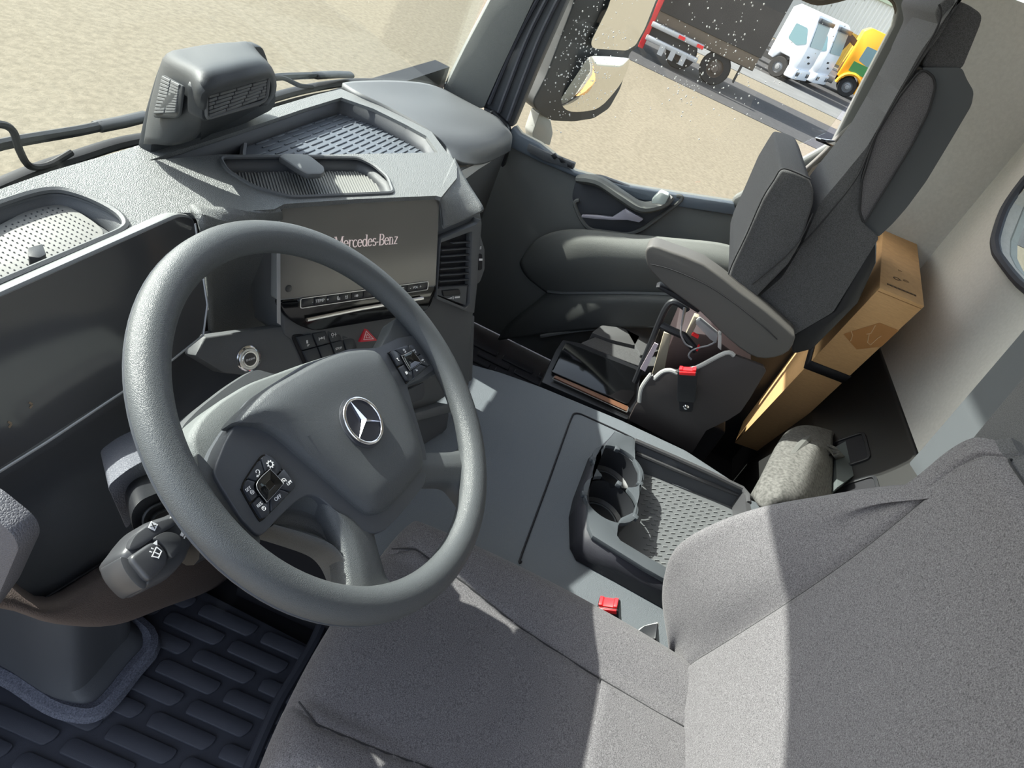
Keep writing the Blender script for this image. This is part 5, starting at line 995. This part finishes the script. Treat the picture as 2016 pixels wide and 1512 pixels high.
obj('side_insert', *prism(rnd(ii, .008), (.03, 0, 0)), FAB(), ps, bevel=.006, seg=3)
obj('piping', *tube([V(p) + V((-.002, 0, 0)) for p in rnd(ii, .008)], .0022, 6, True), SEAM(), ps)
obj('seam', *tube(cr([(0.405,-0.328,1.384),(0.405,-0.341,1.373),(0.405,-0.35,1.345),(0.405,-0.356,1.272),(0.405,-0.365,1.174),(0.405,-0.383,1.088),(0.405,-0.38,1.012),(0.405,-0.372,0.937),(0.405,-0.358,0.866)], 4), .0018, 6), SEAM(), ps)
lb = [(0.44,-0.476,0.724),(0.44,-0.521,0.811),(0.44,-0.502,0.989),(0.44,-0.534,0.943),(0.44,-0.557,0.848),(0.44,-0.54,0.707),(0.44,-0.509,0.673)]
obj('back_lower', *prism(lb, (.32, 0, 0)), PLB(), ps, bevel=.01)
# folded cushion
fc = [(0.39,-0.245,1.039),(0.39,-0.271,1.046),(0.39,-0.297,1.047),(0.39,-0.323,1.03),(0.39,-0.338,1.005),(0.39,-0.362,0.926),(0.39,-0.366,0.875),(0.39,-0.348,0.775),(0.39,-0.31,0.774),(0.39,-0.273,0.788),(0.39,-0.264,0.822),(0.39,-0.255,0.893),(0.39,-0.244,0.972),(0.39,-0.244,1.015)]
obj('folded_cushion', *prism(rnd(fc, .006), (.40, 0, 0)), FAB2(), ps, bevel=.012, seg=4)
obj('cushion_seam', *tube(cr([(0.386,-0.304,1.047),(0.386,-0.265,1.046),(0.386,-0.244,1.04),(0.386,-0.243,1.016),(0.386,-0.243,0.973),(0.386,-0.255,0.894),(0.386,-0.263,0.823),(0.386,-0.271,0.791)], 3), .0018, 6), SEAM(), ps)
obj('cushion_seam', *tube(cr([(0.388,-0.347,0.99),(0.388,-0.356,0.935),(0.388,-0.348,0.88),(0.388,-0.324,0.802)], 3), .0014, 6), SEAM(), ps)
la, lbq = V(fc[13]), V(fc[11]); ldn = (lbq - la).normalized(); lx = V((1, 0, 0)); lnn = lx.cross(ldn); lnn = lnn if lnn.y > 0 else -lnn
LBF = Fr(la + lnn * .0005 + lx * .14, ldn, lx)
lw_ = mat('label thread', (205, 208, 204), .8)
obj('woven_label', *cat_geo(*[prism([la + lx * (.19 + .020 * k) + ldn * (.030 + .006 * (k % 2)) + lnn * .0006, la + lx * (.19 + .020 * k + .014) + ldn * (.030 + .006 * (k % 2)) + lnn * .0006, la + lx * (.19 + .020 * k + .014) + ldn * .080 + lnn * .0006, la + lx * (.19 + .020 * k) + ldn * .080 + lnn * .0006], lnn * .0008) for k in range(4)]), lw_, ps, smooth=False)
# arm rest
ar = [(0.34,-0.083,0.775),(0.34,-0.08,0.788),(0.34,-0.089,0.8),(0.34,-0.125,0.805),(0.34,-0.204,0.812),(0.34,-0.3,0.793),(0.34,-0.371,0.78),(0.34,-0.446,0.76),(0.34,-0.458,0.752),(0.34,-0.464,0.72),(0.34,-0.447,0.691),(0.34,-0.415,0.672),(0.34,-0.369,0.675),(0.34,-0.308,0.692),(0.34,-0.253,0.711),(0.34,-0.167,0.727),(0.34,-0.129,0.739),(0.34,-0.101,0.752)]
obj('armrest', *prism(cr(ar, 2, True), (.06, 0, 0)), mat('armrest vinyl', (84, 82, 80), .55, grain=.2, gscale=900, spec=.35), ps, bevel=.014, seg=4)
obj('armrest_seam', *tube(cr([(0.337,-0.103,0.761),(0.337,-0.147,0.771),(0.337,-0.23,0.775),(0.337,-0.31,0.764),(0.337,-0.38,0.748),(0.337,-0.426,0.734)], 3), .0012, 6), SEAM(), ps)
obj('armrest_bracket', *prism([(0.36,-0.14,0.709),(0.36,-0.148,0.717),(0.36,-0.192,0.717),(0.36,-0.255,0.706),(0.36,-0.253,0.697),(0.36,-0.193,0.704)], (.03, 0, 0)), BLK(), ps, bevel=.003)
obj('seat_base', *box((.70, -.42, .17), (.30, .22, .34)), BLK(), ps, bevel=.01)
# tip-up frame and linkage
BEI = mat('beige steel', (150, 142, 126), .6)
obj('tip_frame', *tube(cr([(0.4,-0.218,0.442),(0.4,-0.203,0.553),(0.4,-0.194,0.615),(0.4,-0.19,0.659),(0.4,-0.197,0.68),(0.4,-0.224,0.68),(0.4,-0.235,0.675)], 3), .008, 8), PLB(), ps)
obj('tip_frame', *tube([(0.4,-0.199,0.613),(0.4,-0.226,0.613),(0.4,-0.258,0.615),(0.4,-0.303,0.594)], .010, 8), PLB(), ps)
obj('sticker', *prism([(0.388,-0.21,0.489),(0.388,-0.207,0.57),(0.388,-0.217,0.57),(0.388,-0.224,0.488)], (.004, 0, 0)), mat('sticker', (196, 182, 190), .5), ps, smooth=False)
obj('support_post', *prism([(0.42,-0.249,0.465),(0.42,-0.218,0.59),(0.42,-0.236,0.595),(0.42,-0.271,0.49)], (.02, 0, 0)), BEI, ps, bevel=.002)
obj('support_post', *prism([(0.41,-0.264,0.61),(0.41,-0.257,0.667),(0.41,-0.27,0.668),(0.41,-0.278,0.615)], (.02, 0, 0)), BEI, ps, bevel=.002)
obj('support_post', *prism([(0.39,-0.224,0.683),(0.39,-0.23,0.683),(0.39,-0.243,0.643),(0.39,-0.242,0.633)], (.012, 0, 0)), BEI, ps, bevel=.002)
obj('release_bar', *prism(rnd([(0.38,-0.263,0.665),(0.38,-0.267,0.677),(0.38,-0.322,0.663),(0.38,-0.329,0.643),(0.38,-0.312,0.645)], .003), (.02, 0, 0)), mat('grey lever', (150, 150, 150), .4), ps, bevel=.003)
obj('release_cable', *tube(cr([(0.385,-0.223,0.685),(0.385,-0.242,0.637),(0.385,-0.251,0.62),(0.385,-0.271,0.605),(0.385,-0.289,0.604)], 4), .0022, 6), mat('cable sheath', (140, 140, 142), .5), ps)
obj('release_cable', *tube(cr([(0.385,-0.303,0.575),(0.385,-0.292,0.581),(0.385,-0.292,0.597),(0.385,-0.304,0.613),(0.385,-0.318,0.627),(0.385,-0.328,0.645)], 4), .0022, 6), mat('cable sheath', (140, 140, 142), .5), ps)
obj('release_lever', *prism(rnd([(0.37,-0.319,0.67),(0.37,-0.327,0.671),(0.37,-0.346,0.637),(0.37,-0.335,0.64)], .002), (.02, 0, 0)), mat('pale lever', (190, 188, 184), .4), ps, bevel=.002)
obj('locking_tab', *prism([(0.39,-0.272,0.629),(0.39,-0.274,0.635),(0.39,-0.289,0.634),(0.39,-0.29,0.628)], (.01, 0, 0)), RED(), ps); obj('locking_tab', *prism([(0.39,-0.301,0.599),(0.39,-0.3,0.614),(0.39,-0.305,0.611),(0.39,-0.305,0.598)], (.01, 0, 0)), RED(), ps)
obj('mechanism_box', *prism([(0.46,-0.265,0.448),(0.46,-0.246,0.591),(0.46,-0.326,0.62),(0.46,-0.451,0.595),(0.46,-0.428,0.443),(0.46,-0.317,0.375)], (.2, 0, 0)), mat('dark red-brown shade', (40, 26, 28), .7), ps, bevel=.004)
cov = [(0.33,-0.24,0.439),(0.33,-0.226,0.477),(0.33,-0.229,0.521),(0.33,-0.242,0.515),(0.33,-0.248,0.541),(0.33,-0.261,0.553),(0.33,-0.278,0.557),(0.33,-0.311,0.589),(0.33,-0.347,0.655),(0.33,-0.365,0.658),(0.33,-0.436,0.665),(0.33,-0.446,0.659),(0.33,-0.454,0.583),(0.33,-0.456,0.535),(0.33,-0.444,0.502),(0.33,-0.416,0.448),(0.33,-0.421,0.371),(0.33,-0.332,0.374),(0.33,-0.242,0.376),(0.33,-0.238,0.421)]
obj('side_cover', *prism(rnd(cov, .004), (.012, 0, 0)), mat('side cover plastic', (54, 50, 50), .42, grain=.12, gscale=800, spec=.45), ps, bevel=.003)
for q in ([(0.334,-0.243,0.436),(0.334,-0.229,0.475),(0.334,-0.231,0.519)], [(0.334,-0.243,0.511),(0.334,-0.25,0.537),(0.334,-0.263,0.55),(0.334,-0.282,0.552)], [(0.334,-0.29,0.568),(0.334,-0.312,0.587),(0.334,-0.348,0.652),(0.334,-0.368,0.656)]):
    obj('cover_rim', *tube(cr(q, 4), .0055, 8, flat=1.0), mat('pale cover rim', (158, 158, 156), .45), ps)
q = V([(0.3,-0.327,0.518)][0]); t = V([(0.3,-0.291,0.59)][0]); vv = (t - q); bh = vv.length; vv.normalize(); uu = V((0, -1, 0)); uu = (uu - vv * uu.dot(vv)).normalized()
buckle('black seat belt buckle with red button against the passenger seat cover', Fr(q, uu, vv), .042, bh, .022)

# ---------------------------------------------------------------- engine tunnel and console
tn = thing('engine_tunnel', 'flat slate grey engine tunnel cover between the two seats', 'tunnel', (0, -.2, 0))
TM = mat('tunnel vinyl', (100, 105, 110), .55, grain=.4, gscale=500, spec=.35)
te = [(0.211,0.165,0.4),(0.236,0.093,0.4),(0.257,-0.006,0.4),(0.283,-0.218,0.4),(0.29,-0.392,0.4),(0.251,-0.564,0.4)]
tp_ = [(-.34, .38, .40), (.20, .38, .40)] + te + [(.20, -.60, .40), (-.30, -.60, .40), (-.36, -.30, .40), (-.37, 0.0, .40), (-.40, .04, .40), (-.45, .13, .40), (-.40, .22, .40)]
obj('tunnel_top', *prism(rnd(tp_, .01), (0, 0, -.03)), TM, tn, bevel=.008, seg=3)
obj('tunnel_body', *prism([(-.33, .36, .0), (.18, .36, .0), (.21, -.55, .0), (-.28, -.55, .0)], (0, 0, .38)), BLK(), tn)
obj('tunnel_groove', *tube(rnd([(-0.277,-0.109,0.401),(-0.248,-0.108,0.401),(-0.066,-0.107,0.401),(0.167,-0.104,0.401),(0.213,-0.105,0.401),(0.224,-0.118,0.401),(0.231,-0.223,0.401),(0.231,-0.265,0.401)], .01), .0022, 6), BLK(), tn)
cn = thing('cup_holder_console', 'dark console tray with double cup holder fixed on the engine tunnel', 'console', (0, -.3, .40))
CP = mat('console plastic', (70, 74, 78), .5, grain=.25, gscale=900, spec=.35); CPS = mat('console side', (46, 46, 52), .5, grain=.2, gscale=900, spec=.35)
zc = .465
plate = [(p[0], p[1]) for p in [(0.129,-0.197,0.465),(0.139,-0.237,0.465),(0.132,-0.245,0.465),(0.068,-0.252,0.465),(0.041,-0.268,0.465),(-0.038,-0.278,0.465),(-0.085,-0.274,0.465),(-0.118,-0.251,0.465),(-0.14,-0.249,0.465),(-0.166,-0.251,0.465),(-0.174,-0.259,0.465),(-0.181,-0.321,0.465),(-0.186,-0.386,0.465),(-0.213,-0.373,0.465),(-0.209,-0.313,0.465),(-0.195,-0.208,0.465),(-0.178,-0.196,0.465),(-0.103,-0.177,0.465),(0.025,-0.173,0.465)]]
cA, cB = [v2(p) for p in [(0.024,-0.222,0.465),(-0.081,-0.224,0.465)]]; rc_ = (cA - cB).length * .55
hole = [p for p in ring2(rc_, 36, (cA.x, cA.y)) if (v2(p) - cB).length > rc_ * .985]; holeB = [p for p in ring2(rc_, 36, (cB.x, cB.y)) if (v2(p) - cA).length > rc_ * .985]
def order(h, c, other):
    base = math.atan2((other - c).y, (other - c).x); return sorted(h, key=lambda p: (math.atan2(p[1] - c.y, p[0] - c.x) - base) % (2 * math.pi))
fig8 = order(hole, cA, cB) + order(holeB, cB, cA)
obj('holder_plate', *prism([(p[0], p[1], zc) for p in plate], (0, 0, -.010), [[(p[0], p[1], zc) for p in fig8]]), CP, cn, bevel=.0025)
low = [(p[0], p[1]) for p in [(0.211,-0.213,0.402),(0.08,-0.173,0.402),(-0.061,-0.168,0.402),(-0.113,-0.171,0.402),(-0.186,-0.19,0.402),(-0.205,-0.206,0.402),(-0.207,-0.283,0.402),(-0.215,-0.407,0.402),(-0.138,-0.475,0.402),(-0.118,-0.415,0.402)]]
top_ = [(p[0], p[1]) for p in [(0.136,-0.2,0.46),(0.031,-0.175,0.46),(-0.061,-0.175,0.46),(-0.097,-0.179,0.46),(-0.171,-0.198,0.46),(-0.19,-0.211,0.46),(-0.195,-0.258,0.46),(-0.206,-0.375,0.46),(-0.152,-0.422,0.46),(-0.173,-0.387,0.46)]]
obj('console_side', *grid([[(p[0], p[1], .402) for p in low], [(p[0], p[1], .46) for p in top_]]), CPS, cn, solid=.006, off=0)
for c in (cA, cB):
    rr = rc_ * .93
    obj('cup_well', *grid([[(c.x + s * math.cos(a), c.y + s * math.sin(a), z) for a in [2 * math.pi * i / 28 for i in range(28)]] for s, z in ((rr, zc - .008), (rr * .92, .412), (rr * .8, .406), (rr * .3, .405), (rr * .02, .405))], cu=True), PLB(), cn)
    obj('well_ring', *tube([(c.x + rr * .7 * math.cos(a), c.y + rr * .7 * math.sin(a), .407) for a in [2 * math.pi * i / 24 for i in range(24)]], .0016, 6, True), CP, cn)
ax_ = (cB - cA).normalized()
for c, angs_ in ((cA, (70, 190, 285)), (cB, (75, 170, 290))):
    for a in angs_:
        b = math.atan2(ax_.y, ax_.x) + R(a); p = c + V((math.cos(b), math.sin(b), 0)) * rc_ * .97
        obj('grip_tab', *box((p.x, p.y, zc - .004), (.012, .011, .010), rz=b), CP, cn, bevel=.002)
# tray beside it
tf = [(0.123,-0.289,0.408),(0.13,-0.373,0.408),(0.164,-0.561,0.408),(0.064,-0.607,0.408),(-0.139,-0.397,0.408),(-0.111,-0.27,0.408),(-0.051,-0.271,0.408),(0,-0.299,0.408)]
obj('tray_mat', *prism(tf, (0, 0, -.005)), mat('tray mat grey', (92, 94, 96), .55, grain=.15, gscale=900), cn)
tk = []
t0, tu, tv = [V(p) for p in [(0.114,-0.29,0.409),(0.117,-0.337,0.409),(0.081,-0.294,0.409)]]; tu = (tu - t0) / 38; tv = (tv - t0) / 20
for i in range(26):
    for j in range(16):
        p = t0 + tu * (i * 11.5 + (j % 2) * 5.7 + j * .8) + tv * (j * 9.2 + 3)
        if inside((p.x, p.y), ins2([(q[0], q[1]) for q in tf], .004)): tk.append(box((p.x, p.y, .4088), (.0022, .010, .0018), rz=.55))
obj('mat_ticks', *cat_geo(*tk), mat('tick grey', (108, 110, 111), .5), cn, kind='stuff', smooth=False)
RC = mat('tray rail', (66, 66, 68), .35, spec=.5)
ra_ = [(0.136,-0.245,0.462),(0.146,-0.343,0.462),(0.153,-0.429,0.462),(0.156,-0.505,0.462),(0.142,-0.518,0.462),(0.117,-0.52,0.462)]
obj('tray_rail', *tube(ra_, .006, 8), RC, cn); obj('tray_rail', *tube([(0.127,-0.26,0.44),(0.137,-0.356,0.44),(0.149,-0.442,0.44),(0.159,-0.51,0.44)], .005, 8), RC, cn)
obj('tray_wall', *prism([(0.138,-0.246,0.46),(0.149,-0.344,0.46),(0.155,-0.43,0.46),(0.161,-0.509,0.46)] + [tuple(p) for p in reversed([(0.112,-0.277,0.41),(0.132,-0.378,0.41),(0.145,-0.465,0.41),(0.154,-0.534,0.41)])], (0, 0, -.002)), PLD(), cn)
obj('tray_end', *prism([(0.158,-0.508,0.462),(0.143,-0.52,0.462),(0.089,-0.527,0.462),(0.077,-0.515,0.462)], (0, 0, -.05)), RC, cn)
# ---------------------------------------------------------------- storage drawer and soft pad by the passenger footwell
bx_ = thing('storage_box', 'low black lidded storage box with a brown strip beside the tunnel', 'box', (.4, -.1, .2))
lid = [(0.379,-0.007,0.33),(0.555,-0.004,0.33),(0.627,-0.009,0.33),(0.657,-0.06,0.33),(0.684,-0.253,0.33),(0.522,-0.267,0.33),(0.401,-0.253,0.33)]
obj('box_body', *prism(rnd(lid, .006), (0, 0, -.33)), PLB(), bx_, bevel=.006)
obj('box_lid', *prism(rnd([(0.43,-0.018,0.334),(0.555,-0.018,0.334),(0.608,-0.02,0.334),(0.647,-0.24,0.334),(0.514,-0.252,0.334),(0.451,-0.24,0.334)], .01), (0, 0, .006)), GLS(), bx_, bevel=.003)
obj('wood_strip', *prism(rnd([(0.407,-0.03,0.338),(0.42,-0.033,0.338),(0.442,-0.243,0.338),(0.419,-0.242,0.338)], .003), (0, 0, .004)), mat('brown strip', (112, 78, 58), .45), bx_, bevel=.001)
obj('strip_rim', *tube(rnd([(0.4,-0.029,0.34),(0.419,-0.032,0.34),(0.44,-0.244,0.34),(0.414,-0.243,0.34)], .003), .0014, 6, True), mat('grey strip rim', (112, 110, 108), .4), bx_)
pdn = tag(obj('floor_pad', *prism(rnd([(0.704,-0.058,0.3),(0.809,-0.106,0.3),(0.951,-0.248,0.3),(0.806,-0.319,0.3),(0.745,-0.26,0.3)], .02), (0, 0, -.04)), FAB2(), bevel=.012, seg=3), 'grey soft pad lying behind the black storage box', 'pad')
obj('pad_piece', *prism(rnd([(0.783,-0.08,0.31),(0.859,-0.101,0.31),(0.907,-0.166,0.31),(0.907,-0.23,0.31),(0.834,-0.222,0.31),(0.795,-0.139,0.31)], .01), (0, 0, -.03)), FAB2(), pdn, bevel=.008); obj('pad_piece', *prism(rnd([(0.915,-0.174,0.31),(1.052,-0.287,0.31),(0.88,-0.306,0.31),(0.791,-0.249,0.31)], .01), (0, 0, -.03)), FAB2(), pdn, bevel=.008)
pm = thing('floor_mat', 'black ribbed rubber mat in the passenger footwell', 'mat', (.55, .2, 0))
obj('mat_sheet', *box((.62, .12, .006), (.78, .62, .014)), RUB(), pm, bevel=.004)
rp = obj('mat_rib', *box((.3, .1, .016), (.03, .12, .008)), RUB(), pm, bevel=.003, seg=1)
for i in range(14):
    for j in range(4):
        if i or j: dup(rp, pm, V((i * .045, (j - 1.5) * .14 + (i % 2) * .06, 0)))
for q in ([(1.093,0.218,0.02),(1.096,0.197,0.02),(1.027,0.138,0.02),(1.034,0.165,0.02)], [(1.099,0.152,0.02),(1.102,0.119,0.02),(1.066,0.125,0.02)]): obj('pale_patch', *prism(q, (0, 0, .004)), mat('pale patch', (120, 120, 130), .6), pm, smooth=False)
# ---------------------------------------------------------------- cardboard box behind the passenger seat
TA, TB, TC = [V(p) for p in [(0.443,-0.572,0.9),(0.467,-0.685,0.9),(1.031,-0.799,0.9)]]; TD = TA + (TC - TB)
BA = V([(0.819,-0.659,0.16)][0]); dn = BA - TA
cb = thing('cardboard_box', 'tall brown cardboard box with black strap standing behind the passenger seat', 'box', tuple(BA))
CB = CAR()
obj('carton', *prism([TA, TB, TC, TD], dn), CB, cb, bevel=.002)
def lerp(a, b, t): return a + (b - a) * t
tA = .372; e1, e2 = (TB - TA), (TD - TA); nX = -(e2.normalized()); nY = -(e1.normalized())
def hoop(t, g): 
    o = dn * t; return [TA + o + nX * g + nY * g, TB + o + nX * g - nY * g, TC + o - nX * g - nY * g, TD + o - nX * g + nY * g]
sw_ = .045
obj('strap', *grid([hoop(tA, .0025), hoop(tA + sw_, .0025)], cu=True), BLK(), cb, solid=.002, off=0)
FT = Fr(TA + nX * .0006, e1.normalized(), dn.normalized()); FT.n = nX
def on_tape(u, w): return TA + e1 * u + dn * w + nX * .0006
obj('parcel_tape', *prism([on_tape(.12, .21), on_tape(.55, .115), on_tape(1.0, .115), on_tape(1.0, .20), on_tape(.62, .25)], nX * .0006), mat('parcel tape', (170, 122, 76), .35, spec=.5), cb, smooth=False)
wk = mat('tape crease', (205, 170, 130), .5)
obj('tape_creases', *cat_geo(*[tube([on_tape(*a) + nX * .0012 for a in s], .0012, 5) for s in (((.2, .185), (.3, .20), (.36, .225)), ((.52, .13), (.58, .165), (.52, .175)), ((.56, .17), (.68, .205), (.78, .21)), ((.78, .21), (.78, .175), (.8, .16)))]), wk, cb, kind='stuff')
obj('lid_edge', *tube([TA + dn * .012 + nX * .0006 + e1 * .02, TB + dn * .012 + nX * .0006], .0008, 5), mat('cut edge', (140, 104, 66), .9), cb)
FTp = Fr(TA + V((0, 0, .0006)), e1.normalized(), e2.normalized()); w_, h_ = e1.length, e2.length
INK = mat('brown ink', (86, 66, 46), .9)
icon('recycle_symbol', FTp.at(w_ * .38, h_ * .22, 0), ringp(.007, .010, 14, (0, 0), 0, 320) + [[(.006, -.003), (.013, -.003), (.0095, .003)]], cb, INK)
icon('handling_symbol', FTp.at(w_ * .60, h_ * .24, 0), ringp(.007, .0085, 10) + [rect(0, 0, .010, .0014)], cb, mat('faint ink', (128, 100, 70), .9)); icon('handling_symbol', FTp.at(w_ * .45, h_ * .36, 0), ringp(.006, .0075, 3), cb, mat('faint ink', (128, 100, 70), .9))
icon('barcode', FTp.at(w_ * .5, h_ * .09, 0), [rect(-.038 + k * .0035, 0, .0022 if k % 3 else .003, .011) for k in range(22)], cb, INK)
# felt blanket bundle behind the driver seat
bl_ = thing('felt_blanket', 'folded grey felt blanket bundle between driver seat and cardboard box', 'blanket', (.1, -.55, .4))
rows = [[(0.147,-0.532,0.45),(0.203,-0.548,0.45),(0.41,-0.609,0.45),(0.518,-0.658,0.45),(0.583,-0.724,0.45),(0.606,-0.799,0.45)],
        [(0.091,-0.501,0.5),(0.134,-0.51,0.53),(0.318,-0.567,0.52),(0.446,-0.624,0.5),(0.501,-0.68,0.5),(0.59,-0.779,0.47)],
        [(0.039,-0.513,0.52),(0.076,-0.518,0.55),(0.239,-0.569,0.55),(0.372,-0.624,0.53),(0.458,-0.683,0.51),(0.492,-0.739,0.5)],
        [(0.055,-0.559,0.52),(0.065,-0.54,0.56),(0.208,-0.581,0.56),(0.316,-0.622,0.55),(0.37,-0.664,0.54),(0.409,-0.715,0.52)],
        [(0.096,-0.619,0.52),(0.119,-0.602,0.55),(0.216,-0.616,0.56),(0.309,-0.647,0.55),(0.346,-0.678,0.54),(0.364,-0.713,0.52)],
        [(0.237,-0.729,0.47),(0.302,-0.73,0.48),(0.349,-0.729,0.49),(0.397,-0.737,0.49),(0.431,-0.754,0.48),(0.445,-0.771,0.47)]]
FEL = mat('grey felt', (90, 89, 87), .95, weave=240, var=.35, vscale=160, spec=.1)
obj('blanket_fold', *grid(sgrid(rows, 4, 4)), FEL, bl_, solid=.02, off=-1)
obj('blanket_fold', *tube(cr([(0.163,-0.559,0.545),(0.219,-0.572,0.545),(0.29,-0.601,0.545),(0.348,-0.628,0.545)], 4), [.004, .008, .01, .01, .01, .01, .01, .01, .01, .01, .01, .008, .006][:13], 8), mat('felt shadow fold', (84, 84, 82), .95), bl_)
obj('pale_panel', *prism(rnd([(0.452,-0.74,0.5),(0.549,-0.805,0.5),(0.387,-0.794,0.5),(0.276,-0.723,0.5)], .004), (0, 0, -.03)), mat('pale grey panel', (84, 90, 90), .5), bl_, bevel=.004)
# ---------------------------------------------------------------- driver's footwell
fm = thing('floor_mat', 'black rubber mat with staggered bars in the driver footwell', 'mat', (-.6, .25, 0))
obj('mat_sheet', *box((-.66, .2, .006), (.60, .80, .014)), RUB(), fm, bevel=.004)
rb_ = [V(p) for p in [(-0.569,0.291,0.02),(-0.564,0.205,0.02),(-0.521,0.296,0.02)]]
pu = (rb_[1] - rb_[0]); 
bl0 = Fr((-.60, .28, .013), pu.normalized(), V((0, 0, 1)).cross(pu.normalized()))
bar0 = None
for i in range(-6, 7):
    for j in range(-9, 10):
        a, b = i * .132 + (j % 3) * .044, j * .042; p = bl0(a, b)
        if not (-.93 < p.x < -.38 and -.16 < p.y < .56): continue
        if bar0 is None:
            g = bl0.at(a, b); bar0 = obj('mat_bar', *g.pr(r2([(-.057, -.014), (.048, -.014), (.057, 0), (.057, .014), (-.048, .014), (-.057, .006)], .005), 0, .006), RUB(), fm, bevel=.0015, seg=2); bp = p
        else: dup(bar0, fm, p - bp)
obj('mat_rim', *tube(cr([(-0.291,0.181,0.02),(-0.351,0.17,0.02),(-0.43,0.167,0.02),(-0.494,0.165,0.02),(-0.585,0.151,0.02),(-0.625,0.143,0.02)], 3), .011, 8), RUB(), fm)
pc = thing('column_boot', 'dark upright boot under the dashboard with carpet trim around its foot', 'boot', (-.75, .45, 0))
ft = [(-0.671,0.71,0.03),(-0.651,0.58,0.03),(-0.657,0.478,0.03),(-0.651,0.436,0.03),(-0.64,0.414,0.03),(-0.615,0.407,0.03),(-0.557,0.41,0.03),(-0.51,0.414,0.03),(-0.486,0.461,0.03),(-0.484,0.623,0.03),(-0.593,0.8,0.03)]
fc_ = V((sum(p[0] for p in ft) / len(ft), sum(p[1] for p in ft) / len(ft), 0))
rows = [[V(p) for p in ft]] + [[V((fc_.x + (p[0] - fc_.x) * s, fc_.y + .03 + (p[1] - fc_.y) * s, z)) for p in ft] for z, s in ((.06, .93), (.14, .90), (.30, .88))]
obj('boot_wall', *grid([cr(r, 3, True) for r in rows], cu=True), PLD(), pc)
obj('carpet_trim', *tube(cr([(p[0], p[1], .03) for p in ft], 3, True), .017, 8, True), mat('carpet trim', (88, 90, 100), .95, weave=500, var=.4, vscale=420, spec=.1), pc)
obj('trim_edge', *tube(cr([(fc_.x + (p[0] - fc_.x) * 1.07, fc_.y + (p[1] - fc_.y) * 1.08, .015) for p in ft], 3, True), .005, 6, True), RUB(), pc)
